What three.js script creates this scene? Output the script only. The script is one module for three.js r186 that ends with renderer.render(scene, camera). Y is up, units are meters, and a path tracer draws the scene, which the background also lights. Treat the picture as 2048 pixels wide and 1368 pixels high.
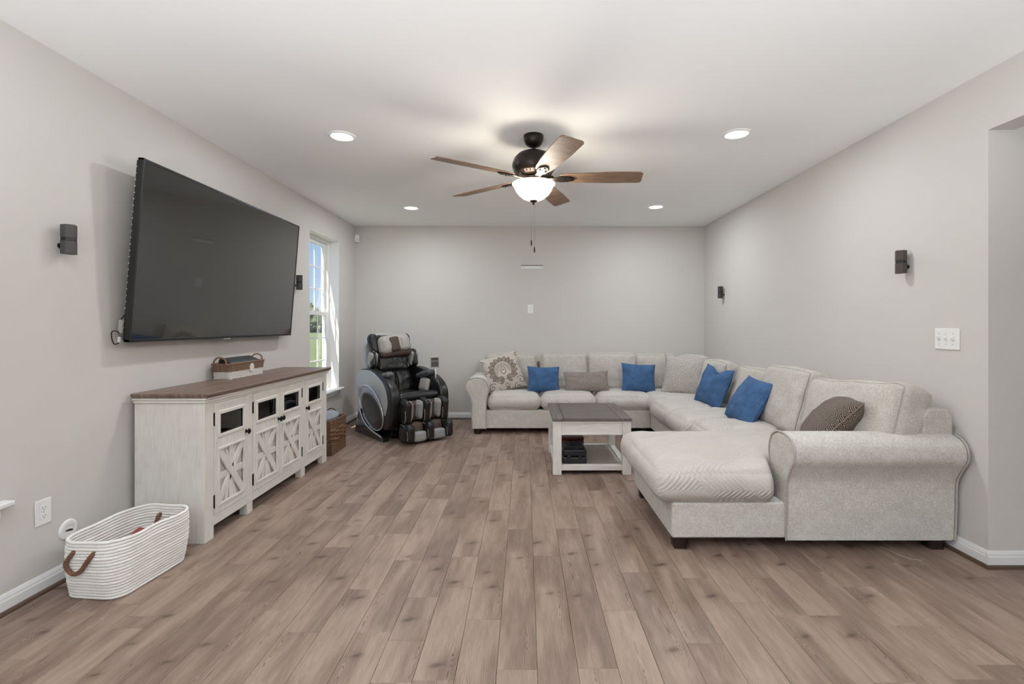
import * as THREE from 'three';
import { RoundedBoxGeometry } from 'three/addons/geometries/RoundedBoxGeometry.js';
import { mergeGeometries, mergeVertices, toCreasedNormals } from 'three/addons/utils/BufferGeometryUtils.js';
import { ImprovedNoise } from 'three/addons/math/ImprovedNoise.js';
import { RectAreaLightUniformsLib } from 'three/addons/lights/RectAreaLightUniformsLib.js';

// ------------------------------------------------------------------ camera, sky, sun, exposure
const scene = new THREE.Scene();
RectAreaLightUniformsLib.init();
const renderer = new THREE.WebGLRenderer({ antialias: true });
renderer.toneMapping = THREE.LinearToneMapping;
renderer.toneMappingExposure = 1.0;
renderer.shadowMap.enabled = true;
renderer.shadowMap.type = THREE.PCFSoftShadowMap;

const FOCAL = 965;                                   // pixels of the 2048 x 1368 frame
const camera = new THREE.PerspectiveCamera(2 * Math.atan(684 / FOCAL) * 180 / Math.PI, 2048 / 1368, 0.05, 300);
camera.position.set(0, 1.267, 0);
camera.lookAt(0, 1.267, -5);
camera.setViewOffset(2048, 1368, -25, 34, 2048, 1368);

const sunFrom = new THREE.Vector3(-0.16, 0.87, 0.35).normalize();
// clear-day sky: deep blue overhead, pale toward the horizon, the same all round
{
  const w = 64, h = 256, d = new Float32Array(w * h * 4), zen = [0.10, 0.27, 0.66], mid = [0.20, 0.46, 0.90], hor = [0.60, 0.76, 0.94], gnd = [0.30, 0.33, 0.28];
  for (let y = 0, o = 0; y < h; y++) for (let x = 0; x < w; x++, o += 4) {
    const e = ((y + 0.5) / h - 0.5) * 180, k = e < 0 ? 0 : Math.min(1, e / 16), q = e < 16 ? 0 : (e - 16) / 74;
    for (let c = 0; c < 3; c++) { const lo = hor[c] + (mid[c] - hor[c]) * Math.pow(k, 0.8); d[o + c] = e < 0 ? gnd[c] + (hor[c] - gnd[c]) * Math.exp(e / 2) : lo + (zen[c] - mid[c]) * q; }
    d[o + 3] = 1;
  }
  const t = new THREE.DataTexture(d, w, h, THREE.RGBAFormat, THREE.FloatType);
  t.mapping = THREE.EquirectangularReflectionMapping; t.magFilter = t.minFilter = THREE.LinearFilter; t.needsUpdate = true;
  scene.background = t;
}

const sun = new THREE.DirectionalLight(0xfff4e4, 24);
sun.name = 'sun';
sun.position.copy(sunFrom).multiplyScalar(20).add(new THREE.Vector3(-2, 0, -4));
sun.target.position.set(-2, 0, -4);
sun.castShadow = true;
sun.shadow.mapSize.set(4096, 4096);
Object.assign(sun.shadow.camera, { left: -9, right: 9, top: 9, bottom: -9, near: 1, far: 45 });
scene.add(sun, sun.target);

const CAN_POWER = 345, FAN_POWER = 1.5, UPLIGHT_POWER = 20;
const LAMP_WHITE = new THREE.Color().setRGB(0.905, 0.955, 1.02), FAN_WHITE = new THREE.Color().setRGB(1.0, 0.91, 0.78);   // radiance of a recessed light, candela of the fan's bulbs and of an uplighter

// ------------------------------------------------------------------ room measures
const XL = -2.285, XR = 2.424, ZB = -6.516, HC = 2.6, ZREAR = 3.2, XHALL = 4.3, ZHALL = -2.522;

// ------------------------------------------------------------------ helpers
const V = (x, y, z) => new THREE.Vector3(x, y, z);
const TAU = Math.PI * 2;
const C = (hex) => new THREE.Color(hex);
const clamp = (x, a = 0, b = 1) => Math.min(b, Math.max(a, x));
const sstep = (a, b, x) => { const t = clamp((x - a) / (b - a)); return t * t * (3 - 2 * t); };
function rng(seed) { let s = seed | 0; return () => { s = (s + 0x6d2b79f5) | 0; let t = Math.imul(s ^ (s >>> 15), 1 | s); t = (t + Math.imul(t ^ (t >>> 7), 61 | t)) ^ t; return ((t ^ (t >>> 14)) >>> 0) / 4294967296; }; }
const hash = (x, y, s) => { let h = Math.imul(x, 374761393) ^ Math.imul(y, 668265263) ^ Math.imul(s, 1442695041); h = Math.imul(h ^ (h >>> 13), 1274126177); h ^= h >>> 16; return (h >>> 0) / 4294967296; };
function noise(x, y, s = 0, px = 0, py = 0) {       // value noise 0..1, periodic when px, py are given
  const ix = Math.floor(x), iy = Math.floor(y), fx = x - ix, fy = y - iy;
  const w = (k, p) => (p ? ((k % p) + p) % p : k);
  const a = w(ix, px), b = w(ix + 1, px), c = w(iy, py), d = w(iy + 1, py);
  const ux = fx * fx * (3 - 2 * fx), uy = fy * fy * (3 - 2 * fy);
  const n0 = hash(a, c, s), n1 = hash(b, c, s), n2 = hash(a, d, s), n3 = hash(b, d, s);
  return n0 + (n1 - n0) * ux + (n2 - n0) * uy + (n0 - n1 - n2 + n3) * ux * uy;
}
function fbm(x, y, s, oct = 3, px = 0, py = 0) { let a = 0.5, t = 0, q = 0; for (let i = 0; i < oct; i++) { t += a * noise(x, y, s + i * 17, px, py); q += a; x *= 2; y *= 2; px *= 2; py *= 2; a *= 0.5; } return t / q; }
const perlin = new ImprovedNoise();

function tex(w, h, fn, { srgb = true, repeat = null } = {}) {      // fn(u, v) -> [r, g, b] in 0..255 (display values) or one grey number
  const d = new Uint8Array(w * h * 4);
  for (let y = 0, o = 0; y < h; y++) for (let x = 0; x < w; x++, o += 4) {
    const c = fn((x + 0.5) / w, (y + 0.5) / h);
    if (typeof c === 'number') d[o] = d[o + 1] = d[o + 2] = clamp(c, 0, 255); else { d[o] = clamp(c[0], 0, 255); d[o + 1] = clamp(c[1], 0, 255); d[o + 2] = clamp(c[2], 0, 255); }
    d[o + 3] = 255;
  }
  const t = new THREE.DataTexture(d, w, h, THREE.RGBAFormat);
  t.wrapS = t.wrapT = THREE.RepeatWrapping; t.magFilter = THREE.LinearFilter; t.minFilter = THREE.LinearMipmapLinearFilter; t.generateMipmaps = true;
  if (srgb) t.colorSpace = THREE.SRGBColorSpace;
  if (repeat) t.repeat.set(repeat[0], repeat[1]);
  t.needsUpdate = true;
  return t;
}
const mix = (a, b, t) => [a[0] + (b[0] - a[0]) * t, a[1] + (b[1] - a[1]) * t, a[2] + (b[2] - a[2]) * t];
const mat = (o) => new THREE.MeshStandardMaterial({ roughness: 0.7, metalness: 0, ...o });
const phys = (o) => new THREE.MeshPhysicalMaterial({ roughness: 0.6, metalness: 0, ...o });

// geometry ------------------------------------------------------------------
function flat(g) {                                   // non-indexed, position + normal + uv only
  if (!g.attributes.normal) g.computeVertexNormals();
  let n = g.index ? g.toNonIndexed() : g;
  for (const k of Object.keys(n.attributes)) if (!['position', 'normal', 'uv'].includes(k)) n.deleteAttribute(k);
  if (!n.attributes.uv) n.setAttribute('uv', new THREE.BufferAttribute(new Float32Array(n.attributes.position.count * 2), 2));
  n.morphAttributes = {};
  n.clearGroups();
  return n;
}
function muv(g, grain = 'y', off = [0, 0]) {         // uv in metres by the face's main direction; v runs along the grain axis where it can
  g = flat(g);
  const p = g.attributes.position, u = g.attributes.uv, a = V(), b = V(), c = V(), n = V();
  const ax = { x: 0, y: 1, z: 2 }[grain];
  for (let i = 0; i < p.count; i += 3) {
    a.fromBufferAttribute(p, i); b.fromBufferAttribute(p, i + 1); c.fromBufferAttribute(p, i + 2);
    n.subVectors(b, a).cross(V().subVectors(c, a));
    const q = [Math.abs(n.x), Math.abs(n.y), Math.abs(n.z)];
    const m = q[0] > q[1] && q[0] > q[2] ? 0 : q[1] > q[2] ? 1 : 2;
    let [i0, i1] = m === 0 ? [2, 1] : m === 1 ? [0, 2] : [0, 1];
    if (ax === i0) [i0, i1] = [i1, i0];
    for (let k = 0; k < 3; k++) { const e = [p.getX(i + k), p.getY(i + k), p.getZ(i + k)]; u.setXY(i + k, e[i0] + off[0], e[i1] + off[1]); }
  }
  return g;
}
const merge = (list) => mergeGeometries(list.map(flat), false);
function bx(w, h, d, x = 0, y = 0, z = 0, r = 0.003, seg = 1) {
  const g = r > 0 ? new RoundedBoxGeometry(w, h, d, seg, Math.min(r, w / 2.01, h / 2.01, d / 2.01)) : new THREE.BoxGeometry(w, h, d);
  return flat(g.translate(x, y, z));
}
const bb = (x0, x1, y0, y1, z0, z1, r = 0.003, seg = 1) => bx(x1 - x0, y1 - y0, z1 - z0, (x0 + x1) / 2, (y0 + y1) / 2, (z0 + z1) / 2, r, seg);
function cyl(r0, r1, h, x = 0, y = 0, z = 0, seg = 24, axis = 'y') {
  const g = new THREE.CylinderGeometry(r0, r1, h, seg);
  if (axis === 'x') g.rotateZ(Math.PI / 2); if (axis === 'z') g.rotateX(Math.PI / 2);
  return flat(g.translate(x, y, z));
}
const lathe = (pts, seg = 40) => flat(new THREE.LatheGeometry(pts.map(([r, y]) => new THREE.Vector2(r, y)), seg));
function tube(pts, r, { seg = 0, rad = 8, closed = false, smooth = true } = {}) {
  const P = pts.map((p) => (p.isVector3 ? p : V(...p)));
  let curve;
  if (smooth) curve = new THREE.CatmullRomCurve3(P, closed, 'catmullrom', 0.5);
  else { curve = new THREE.CurvePath(); for (let i = 0; i + 1 < P.length; i++) curve.add(new THREE.LineCurve3(P[i], P[i + 1])); }
  const g = new THREE.TubeGeometry(curve, seg || P.length * 6, r, rad, closed);
  return flat(g);
}
function extrude(pts, depth, { bevel = 0.004, seg = 2, curve = false, holes = [] } = {}) {   // outline in x-y, thickness along z centred on 0
  const path = (q) => { const v = q.map(([x, y]) => new THREE.Vector2(x, y)); return curve ? new THREE.SplineCurve([...v, v[0]]).getPoints(v.length * 6).slice(0, -1) : v; };
  const s = new THREE.Shape(path(pts));
  for (const h of holes) s.holes.push(new THREE.Path(h.map(([x, y]) => new THREE.Vector2(x, y))));
  const b = Math.min(bevel, depth / 2 - 1e-4);
  const g = new THREE.ExtrudeGeometry(s, { depth: depth - 2 * b, bevelEnabled: b > 0, bevelThickness: b, bevelSize: b, bevelOffset: -b, bevelSegments: seg, curveSegments: 12 });
  g.translate(0, 0, -(depth / 2 - b));
  return flat(g);
}
function creased(g, angle = 0.6) { return flat(toCreasedNormals(g, angle)); }

// a soft boxed cushion: w x h x t, thickness along z; map() takes a point of the cube [-1,1]^3
function cushionMap(w, h, t, { r = 0.05, crown = 0.03, side = 0.01, wr = 0.004, fr = 7, seed = 1, warp = null } = {}) {
  return (x, y, z) => {
    const hx = w / 2, hy = h / 2, hz = t / 2, rr = Math.min(r, hx * 0.95, hy * 0.95, hz * 0.95);
    const p = V(x * hx, y * hy, z * hz), inn = V(clamp(p.x, -hx + rr, hx - rr), clamp(p.y, -hy + rr, hy - rr), clamp(p.z, -hz + rr, hz - rr));
    const d = p.clone().sub(inn); if (d.lengthSq() > 1e-12) d.normalize(); const o = inn.addScaledVector(d, rr);
    const f = (1 - x * x) * (1 - y * y);
    o.z += Math.sign(z) * Math.abs(z) * crown * Math.pow(Math.max(f, 0), 0.6);
    o.x += side * x * (1 - y * y) * (1 - z * z); o.y += side * y * (1 - x * x) * (1 - z * z);
    const k = perlin.noise(o.x * fr + seed * 7.3, o.y * fr + seed * 3.1, o.z * fr * 0.6 + seed) + 0.5 * perlin.noise(o.x * fr * 2.7 + seed, o.y * fr * 2.3, o.z * fr * 2 + seed * 5);
    o.addScaledVector(d, wr * k);
    if (warp) warp(o, x, y, z);
    return o;
  };
}
function cushion(w, h, t, o = {}) {
  const map = cushionMap(w, h, t, o), [sx, sy, sz] = o.seg || [26, 22, 10];
  let g = new THREE.BoxGeometry(2, 2, 2, sx, sy, sz);
  g.deleteAttribute('uv'); g.deleteAttribute('normal');
  g = mergeVertices(g, 1e-5);
  const p = g.attributes.position, c = (a) => Math.sin(a * Math.PI / 2) * 0.55 + a * 0.45;
  for (let i = 0; i < p.count; i++) { const q = map(c(p.getX(i)), c(p.getY(i)), c(p.getZ(i))); p.setXYZ(i, q.x, q.y, q.z); }
  g.computeVertexNormals();
  return muv(g, o.grain || 'y', [o.seed || 0, (o.seed || 0) * 0.37]);
}
function piping(w, h, t, o = {}, z = 1, r = 0.005, sides = [1, 1, 1, 1]) {      // the welt round the front (z = 1) or the back (z = -1) of such a cushion
  const map = cushionMap(w, h, t, o), pts = [], n = 18, e = 0.985;
  for (let i = 0; i < n; i++) pts.push(map(-e + 2 * e * i / n, -e, z * e)); for (let i = 0; i < n; i++) pts.push(map(e, -e + 2 * e * i / n, z * e));
  for (let i = 0; i < n; i++) pts.push(map(e - 2 * e * i / n, e, z * e)); for (let i = 0; i < n; i++) pts.push(map(-e, e - 2 * e * i / n, z * e));
  return tube(pts, r, { seg: 200, rad: 6, closed: true });
}
// a knife-edged throw pillow with pointed corners, thickness along z
function pillowGeo(w, h, t, { seed = 1, dip = 0.08, wr = 0.006, n = 30, chop = 0, bend = 0 } = {}) {
  const pos = [], uv = [], idx = [];
  const edge = (u, v) => { const x = u * w / 2 * (1 - dip * (1 - v * v)), y = v * h / 2 * (1 - dip * (1 - u * u)); return [x, y]; };
  for (const s of [1, -1]) {
    const base = pos.length / 3;
    for (let j = 0; j <= n; j++) for (let i = 0; i <= n; i++) {
      const u = Math.sin((i / n * 2 - 1) * Math.PI / 2) * 0.5 + (i / n * 2 - 1) * 0.5, v = Math.sin((j / n * 2 - 1) * Math.PI / 2) * 0.5 + (j / n * 2 - 1) * 0.5, [x, y] = edge(u, v);
      const a = 1 - Math.pow(Math.abs(u), 2.4), b = 1 - Math.pow(Math.abs(v), 2.4);
      let z = s * t / 2 * Math.pow(Math.max(a * b, 0), 0.55);
      z += s * wr * (perlin.noise(x * 14 + seed * 3, y * 14 + seed, s * 2 + seed) * 1.2 + 0.4) * Math.min(1, 3 * a * b);
      if (chop) z -= s * chop * Math.exp(-(u * u) / 0.06) * sstep(-0.2, 1, v) * Math.min(1, 4 * a * b);
      const yy = y - chop * 0.9 * Math.exp(-(u * u) / 0.10) * sstep(0.0, 1, v);
      pos.push(x, yy, z + bend * (u * u - 0.4)); uv.push((u + 1) / 2, (v + 1) / 2);
    }
    for (let j = 0; j < n; j++) for (let i = 0; i < n; i++) { const q = base + j * (n + 1) + i; if (s > 0) idx.push(q, q + 1, q + n + 2, q, q + n + 2, q + n + 1); else idx.push(q, q + n + 2, q + 1, q, q + n + 1, q + n + 2); }
  }
  const g = new THREE.BufferGeometry();
  g.setAttribute('position', new THREE.Float32BufferAttribute(pos, 3)); g.setAttribute('uv', new THREE.Float32BufferAttribute(uv, 2)); g.setIndex(idx); g.computeVertexNormals();
  const rim = []; const m = 16;
  const at = (u, v) => { const [x, y] = edge(u, v); return V(x, y - chop * 0.9 * Math.exp(-(u * u) / 0.10) * sstep(0.0, 1, v), bend * (u * u - 0.4)); };
  for (let i = 0; i < m; i++) rim.push(at(-1 + 2 * i / m, -1)); for (let i = 0; i < m; i++) rim.push(at(1, -1 + 2 * i / m)); for (let i = 0; i < m; i++) rim.push(at(1 - 2 * i / m, 1)); for (let i = 0; i < m; i++) rim.push(at(-1, 1 - 2 * i / m));
  return { body: flat(g), seam: tube(rim, 0.003, { seg: 160, rad: 5, closed: true }) };
}

// scene graph ------------------------------------------------------------------
const taken = {};
function numbered(name) { const k = taken[name] = (taken[name] ?? -1) + 1; return k ? name + '_' + String(k).padStart(3, '0') : name; }
function tag(o, label, category, group, kind) { if (label) o.userData.label = label; if (category) o.userData.category = category; if (group) o.userData.group = group; if (kind) o.userData.kind = kind; return o; }
function thing(name, label, category, pos = [0, 0, 0], turn = 0, group) {
  const o = new THREE.Group(); o.name = numbered(name); o.position.set(...pos); o.rotation.y = turn; scene.add(o);
  return tag(o, label, category, group);
}
function part(name, geo, material, parent, label) {
  const g = Array.isArray(geo) ? merge(geo) : geo;
  const m = new THREE.Mesh(g, material); m.castShadow = m.receiveShadow = true;
  const n = parent === scene ? numbered(name) : (() => { const same = parent.children.filter((c) => c.name.replace(/_\d{3}$/, '') === name).length; return same ? name + '_' + String(same).padStart(3, '0') : name; })();
  m.name = n; parent.add(m);
  if (label) m.userData.label = label;
  return m;
}
function struct(name, geo, material) { const m = part(name, geo, material, scene); m.userData.kind = 'structure'; return m; }
function copyOf(o, pos, turn, label, group) {
  const c = o.clone(); c.name = numbered(o.name.replace(/_\d{3}$/, '')); scene.add(c);
  if (pos) c.position.set(...pos); if (turn !== undefined) c.rotation.y = turn;
  c.userData = { ...o.userData }; if (label) c.userData.label = label; if (group) c.userData.group = group;
  return c;
}

// ------------------------------------------------------------------ materials
const wallBump = tex(256, 256, (u, v) => 128 + 60 * (fbm(u * 64, v * 64, 5, 2, 64, 64) - 0.5), { srgb: false, repeat: [3, 3] });
const M = {};
M.wall = mat({ name: 'greige wall paint', color: C('#d2cec9'), roughness: 0.9, bumpMap: wallBump, bumpScale: 0.0006 });
M.ceiling = mat({ name: 'white ceiling paint', color: C('#f7f7f6'), roughness: 0.95 });
M.trim = mat({ name: 'white trim paint', color: C('#e9e9e8'), roughness: 0.45 });
M.shoe = mat({ name: 'brown shoe moulding', color: C('#5a463b'), roughness: 0.5 });
M.plate = mat({ name: 'white plastic', color: C('#efeeec'), roughness: 0.4 });
M.slot = mat({ name: 'dark slot', color: C('#3a3835'), roughness: 0.7 });
M.screw = mat({ name: 'screw', color: C('#b9b6b0'), roughness: 0.4, metalness: 0.6 });
M.glass = phys({ name: 'window glass', color: 0xffffff, roughness: 0, transmission: 1, thickness: 0, ior: 1.45 });

// laminate oak planks: four strips of grain to a texture
function plankTexture(seed) {
  const R = rng(seed * 991 + 7), strips = [];
  for (let i = 0; i < 4; i++) {
    const s = { u0: 0.01 + 0.13 * R(), v0: R() * 1.2, k: 0.02 + 0.05 * R(), tone: R(), freq: 75 + 50 * R(), knots: [], phase: R() * 9, wav: 0.6 + 0.9 * R() };
    const n = 1 + Math.floor(R() * 2.4);
    for (let j = 0; j < n; j++) s.knots.push([0.02 + 0.11 * R(), 0.05 + 1.1 * R(), 0.006 + 0.007 * R(), 0.5 + 0.5 * R()]);
    strips.push(s);
  }
  const light = [184, 168, 156], dark = [118, 101, 90], deep = [82, 68, 60];
  return tex(1024, 1024, (uu, vv) => {
    const si = Math.min(3, Math.floor(uu * 4)), s = strips[si], u = (uu * 4 - si) * 0.149, v = vv * 1.22, sd = seed * 31 + si * 7;
    let du = u - s.u0 + 0.045 * s.wav * (fbm(v * 2.6 + s.phase, u * 4, sd, 3) - 0.5), knot = 0, dark2 = 0;
    let rr = Math.sqrt(du * du + 0.00012) + s.k * Math.abs(v - s.v0) * 0.75 + 0.017 * (fbm(u * 22, v * 5, sd + 3, 4) - 0.5) + 0.006 * (noise(u * 30, v * 22, sd + 31) - 0.5);
    for (const [ku, kv, ks, ka] of s.knots) {
      const a = (u - ku) / (ks * 1.7), b = (v - kv + 0.25 * (u - ku)) / (ks * 0.85), q = a * a + b * b, wob = 0.35 + 1.3 * fbm(u * 120, v * 120, sd + 9, 3);
      rr += 0.02 * ka * Math.exp(-q / 7);
      knot = Math.max(knot, ka * Math.exp(-q * 0.55 * wob)); dark2 = Math.max(dark2, ka * Math.exp(-((a * a) / 5 + (b * b) / 24)));
    }
    const ph = rr * s.freq * 2.3, f = ph - Math.floor(ph), amp = 0.25 + 1.0 * sstep(0.35, 0.7, fbm(u * 9 + 5, v * 2.4, sd + 21, 2));
    const line = (Math.pow(Math.abs(f - 0.5) * 2, 5)) * amp;
    const fibre = noise(u * 620, v * 26, sd + 4) * 0.6 + noise(u * 1300, v * 60, sd + 5) * 0.4;
    const blotch = fbm(u * 11 + s.phase, v * 2.2, sd + 13, 3), haze = fbm(u * 60, v * 9, sd + 15, 2);
    let t = 0.12 + 0.75 * line + 0.42 * (fibre - 0.40) + 0.44 * (sstep(0.30, 0.75, blotch) - 0.2) + 0.34 * (haze - 0.5) + 0.26 * (fbm(u * 42 + s.phase, v * 6 + du * 12, sd + 41, 3) - 0.5) + 0.06 * (s.tone - 0.5) + 0.30 * dark2;
    let c = mix(light, dark, clamp(t, 0, 1.1));
    c = mix(c, deep, clamp(knot * 0.9));
    return c;
  });
}
const plankTex = [1, 2, 3, 4].map(plankTexture);
M.planks = [];
for (const t of plankTex) for (const c of ['#e2d9d3', '#ddd3cd', '#e7ddd7']) M.planks.push(mat({ name: 'grey-brown oak laminate', map: t, color: C(c), roughness: 0.48 }));
M.joint = mat({ name: 'dark joint', color: C('#4a3d36'), roughness: 0.9 });

// ------------------------------------------------------------------ floor: every plank in view is its own piece
{
  const floor = struct('floor', [
    bb(XL - 0.05, XHALL + 0.1, -0.12, -0.012, ZB - 0.05, -1.1, 0), bb(XL - 0.05, XHALL + 0.1, -0.12, -0.004, -1.1, ZREAR + 0.05, 0)], M.joint);
  const W = 0.149, L = 1.22, GAP = 0.0009, TH = 0.011, R = rng(42);
  const cache = {};
  const plankGeo = (len, strip, vo, wid) => {
    const key = [len.toFixed(3), strip, vo.toFixed(2), wid.toFixed(3)].join();
    if (cache[key]) return cache[key];
    const w = wid / 2 - GAP / 2, l = len / 2 - GAP / 2, b = 0.0011;
    const P = [[-w, -TH, -l], [w, -TH, -l], [w, -TH, l], [-w, -TH, l], [-w, -b, -l], [w, -b, -l], [w, -b, l], [-w, -b, l], [-w + b, 0, -l + b], [w - b, 0, -l + b], [w - b, 0, l - b], [-w + b, 0, l - b]];
    const q = (a, d, c, e) => [a, d, c, a, c, e];
    const I = [...q(8, 11, 10, 9)];
    for (let k = 0; k < 4; k++) { const n = (k + 1) % 4; I.push(...q(4 + k, 8 + k, 8 + n, 4 + n), ...q(k, 4 + k, 4 + n, n)); }
    const pos = [], uv = [];
    for (const i of I) { pos.push(...P[i]); uv.push((strip + clamp((P[i][0] + W / 2) / W, 0.004, 0.996)) / 4, (P[i][2] + len / 2) / L + vo); }
    const g = new THREE.BufferGeometry(); g.setAttribute('position', new THREE.Float32BufferAttribute(pos, 3)); g.setAttribute('uv', new THREE.Float32BufferAttribute(uv, 2)); g.computeVertexNormals();
    return cache[key] = g;
  };
  // end joints seen in the photograph: row -> distance of one joint from the camera
  const seen = { '-1': 1.775, '-2': 2.077, '-3': 2.33, '-4': 3.16, '-5': 2.6, '-6': 2.316, '-7': 1.99, '-8': 2.75, '0': 2.65, '1': 1.78, '2': 2.14, '3': 2.47, '4': 1.92, '5': 2.72, '6': 2.2 };
  for (let k = -16; k <= 20; k++) {
    let x0 = 0.0473 + k * W, x1 = x0 + W;
    const xa = Math.max(x0, XL - 0.02), xb = Math.min(x1, XHALL), hall = x0 > XR - 0.02;
    if (xb - xa < 0.02) continue;
    const s = seen[String(k)] ?? 1.3 + R() * L, zEnd = hall ? -ZHALL : -ZB + 0.01;
    let d0 = s - Math.ceil((s - 1.12) / L) * L;
    for (; d0 < zEnd; d0 += L) {
      const a = Math.max(d0, 1.1), b = Math.min(d0 + L, zEnd); if (b - a < 0.02) continue;
      const r = R(), strip = Math.floor(R() * 4), ti = Math.floor(R() * 4) * 3 + Math.floor(R() * 3), flip = R() < 0.5;
      const m = part('plank', plankGeo(b - a, strip, Math.floor(r * 4) * 0.25, xb - xa), M.planks[ti], floor);
      m.position.set((xa + xb) / 2, 0, -(a + b) / 2); if (flip) m.rotation.y = Math.PI;
    }
  }
  const rest = muv(bb(XL - 0.02, XHALL, -0.0039, 0, -1.1, ZREAR, 0), 'z'); { const u = rest.attributes.uv; for (let i = 0; i < u.count; i++) u.setXY(i, u.getX(i) / 0.596, u.getY(i) / 1.22); }
  tag(part('planks_behind', rest, M.planks[0], floor), null, null, null, 'stuff');
}

// ------------------------------------------------------------------ shell
const WT = 0.20, OUT = XL - WT;
const WIN = [{ a: 5.128, b: 5.943 }, { a: 1.265, b: 2.08 }], WY0 = 0.50, WY1 = 2.298;   // windows in the left wall (distance from the camera)
{
  const g = [], ds = [-ZREAR - 0.15, WIN[1].a, WIN[1].b, WIN[0].a, WIN[0].b, -ZB + 0.15];
  for (let i = 0; i < 5; i += 2) g.push(bb(OUT, XL, -0.1, HC + 0.15, -ds[i + 1], -ds[i], 0));
  for (const w of WIN) g.push(bb(OUT, XL, -0.1, WY0 - 0.02, -w.b, -w.a, 0), bb(OUT, XL, WY1, HC + 0.15, -w.b, -w.a, 0));
  struct('wall_left', muv(merge(g)), M.wall);
}
struct('wall_back', muv(bb(XL, XR + 0.15, -0.1, HC + 0.15, ZB - 0.15, ZB, 0)), M.wall);
struct('wall_right', muv(merge([
  bb(XR, XR + 0.135, -0.1, HC + 0.15, ZB, ZHALL - 0.12, 0),
  bb(XR, XR + 0.135, 2.287, HC + 0.15, ZHALL, 0.9, 0), bb(XR, XR + 0.135, -0.1, HC + 0.15, 0.9, ZREAR, 0)])), M.wall);
struct('wall_hall', muv(merge([bb(XR, XHALL, -0.1, HC + 0.15, ZHALL - 0.12, ZHALL, 0), bb(XHALL, XHALL + 0.15, -0.1, HC + 0.15, ZHALL - 0.12, ZREAR, 0)])), M.wall);
{ // rear wall with a wide glazed door behind the camera
  const x0 = -1.7, x1 = 1.3, y1 = 2.1;
  struct('wall_rear', muv(merge([bb(OUT, x0, -0.1, HC + 0.15, ZREAR, ZREAR + 0.15, 0), bb(x1, XHALL + 0.15, -0.1, HC + 0.15, ZREAR, ZREAR + 0.15, 0), bb(x0, x1, y1, HC + 0.15, ZREAR, ZREAR + 0.15, 0)])), M.wall);
  const d = new THREE.Group(); d.name = 'door_1'; d.userData.kind = 'structure'; scene.add(d); d.position.set(0, 0, ZREAR + 0.08);
  const f = 0.07, mid = (x0 + x1) / 2;
  part('door_frame', [bb(x0, x0 + f, 0, y1, -0.04, 0.04), bb(x1 - f, x1, 0, y1, -0.04, 0.04), bb(x0, x1, y1 - f, y1, -0.04, 0.04), bb(x0, x1, 0, f, -0.04, 0.04), bb(mid - f, mid + f, 0, y1, -0.03, 0.03)], M.trim, d);
  part('pane', bb(x0 + f, mid - f, f, y1 - f, -0.003, 0.003, 0), M.glass, d); part('pane', bb(mid + f, x1 - f, f, y1 - f, -0.003, 0.003, 0), M.glass, d);
}
struct('ceiling', bb(OUT, XHALL + 0.15, HC, HC + 0.15, ZB - 0.15, ZREAR + 0.15, 0), M.ceiling);

// baseboards with a stepped cap and a brown shoe strip
function baseProfile(len) { return extrude([[0, 0], [0.014, 0], [0.014, 0.058], [0.011, 0.063], [0.010, 0.072], [0.006, 0.082], [0.003, 0.088], [0, 0.088]], len, { bevel: 0 }); }
function shoeProfile(len) { const p = [[0.0, 0]]; for (let i = 0; i <= 6; i++) { const a = i / 6 * Math.PI / 2; p.push([0.013 + 0.013 * Math.cos(a), 0.019 * Math.sin(a)]); } p.push([0, 0.019]); return extrude(p, len, { bevel: 0 }); }
function baseboard(name, runs) {                       // run: [x, z, length, turn] at the run's middle; profile's +x faces the room
  const b = [], s = [];
  for (const [x, z, len, turn, e2 = 0] of runs) { const e = new THREE.Matrix4().makeRotationY(turn).setPosition(x, 0, z); b.push(baseProfile(len).applyMatrix4(e)); s.push(shoeProfile(len + e2).applyMatrix4(e)); }
  const m = struct(name, b, M.trim); part('shoe_moulding', s, M.shoe, m);
}
baseboard('baseboard_left', [[XL, (ZB + ZREAR) / 2, ZREAR - ZB, 0]]);
baseboard('baseboard_back', [[(XL + XR) / 2, ZB, XR - XL, -Math.PI / 2]]);
baseboard('baseboard_right', [[XR, (ZB + ZHALL) / 2, ZHALL - ZB, Math.PI]]);
baseboard('baseboard_hall', [[(XR + XHALL) / 2 - 0.007, ZHALL, XHALL - XR + 0.014, -Math.PI / 2, 0.024]]);

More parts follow.
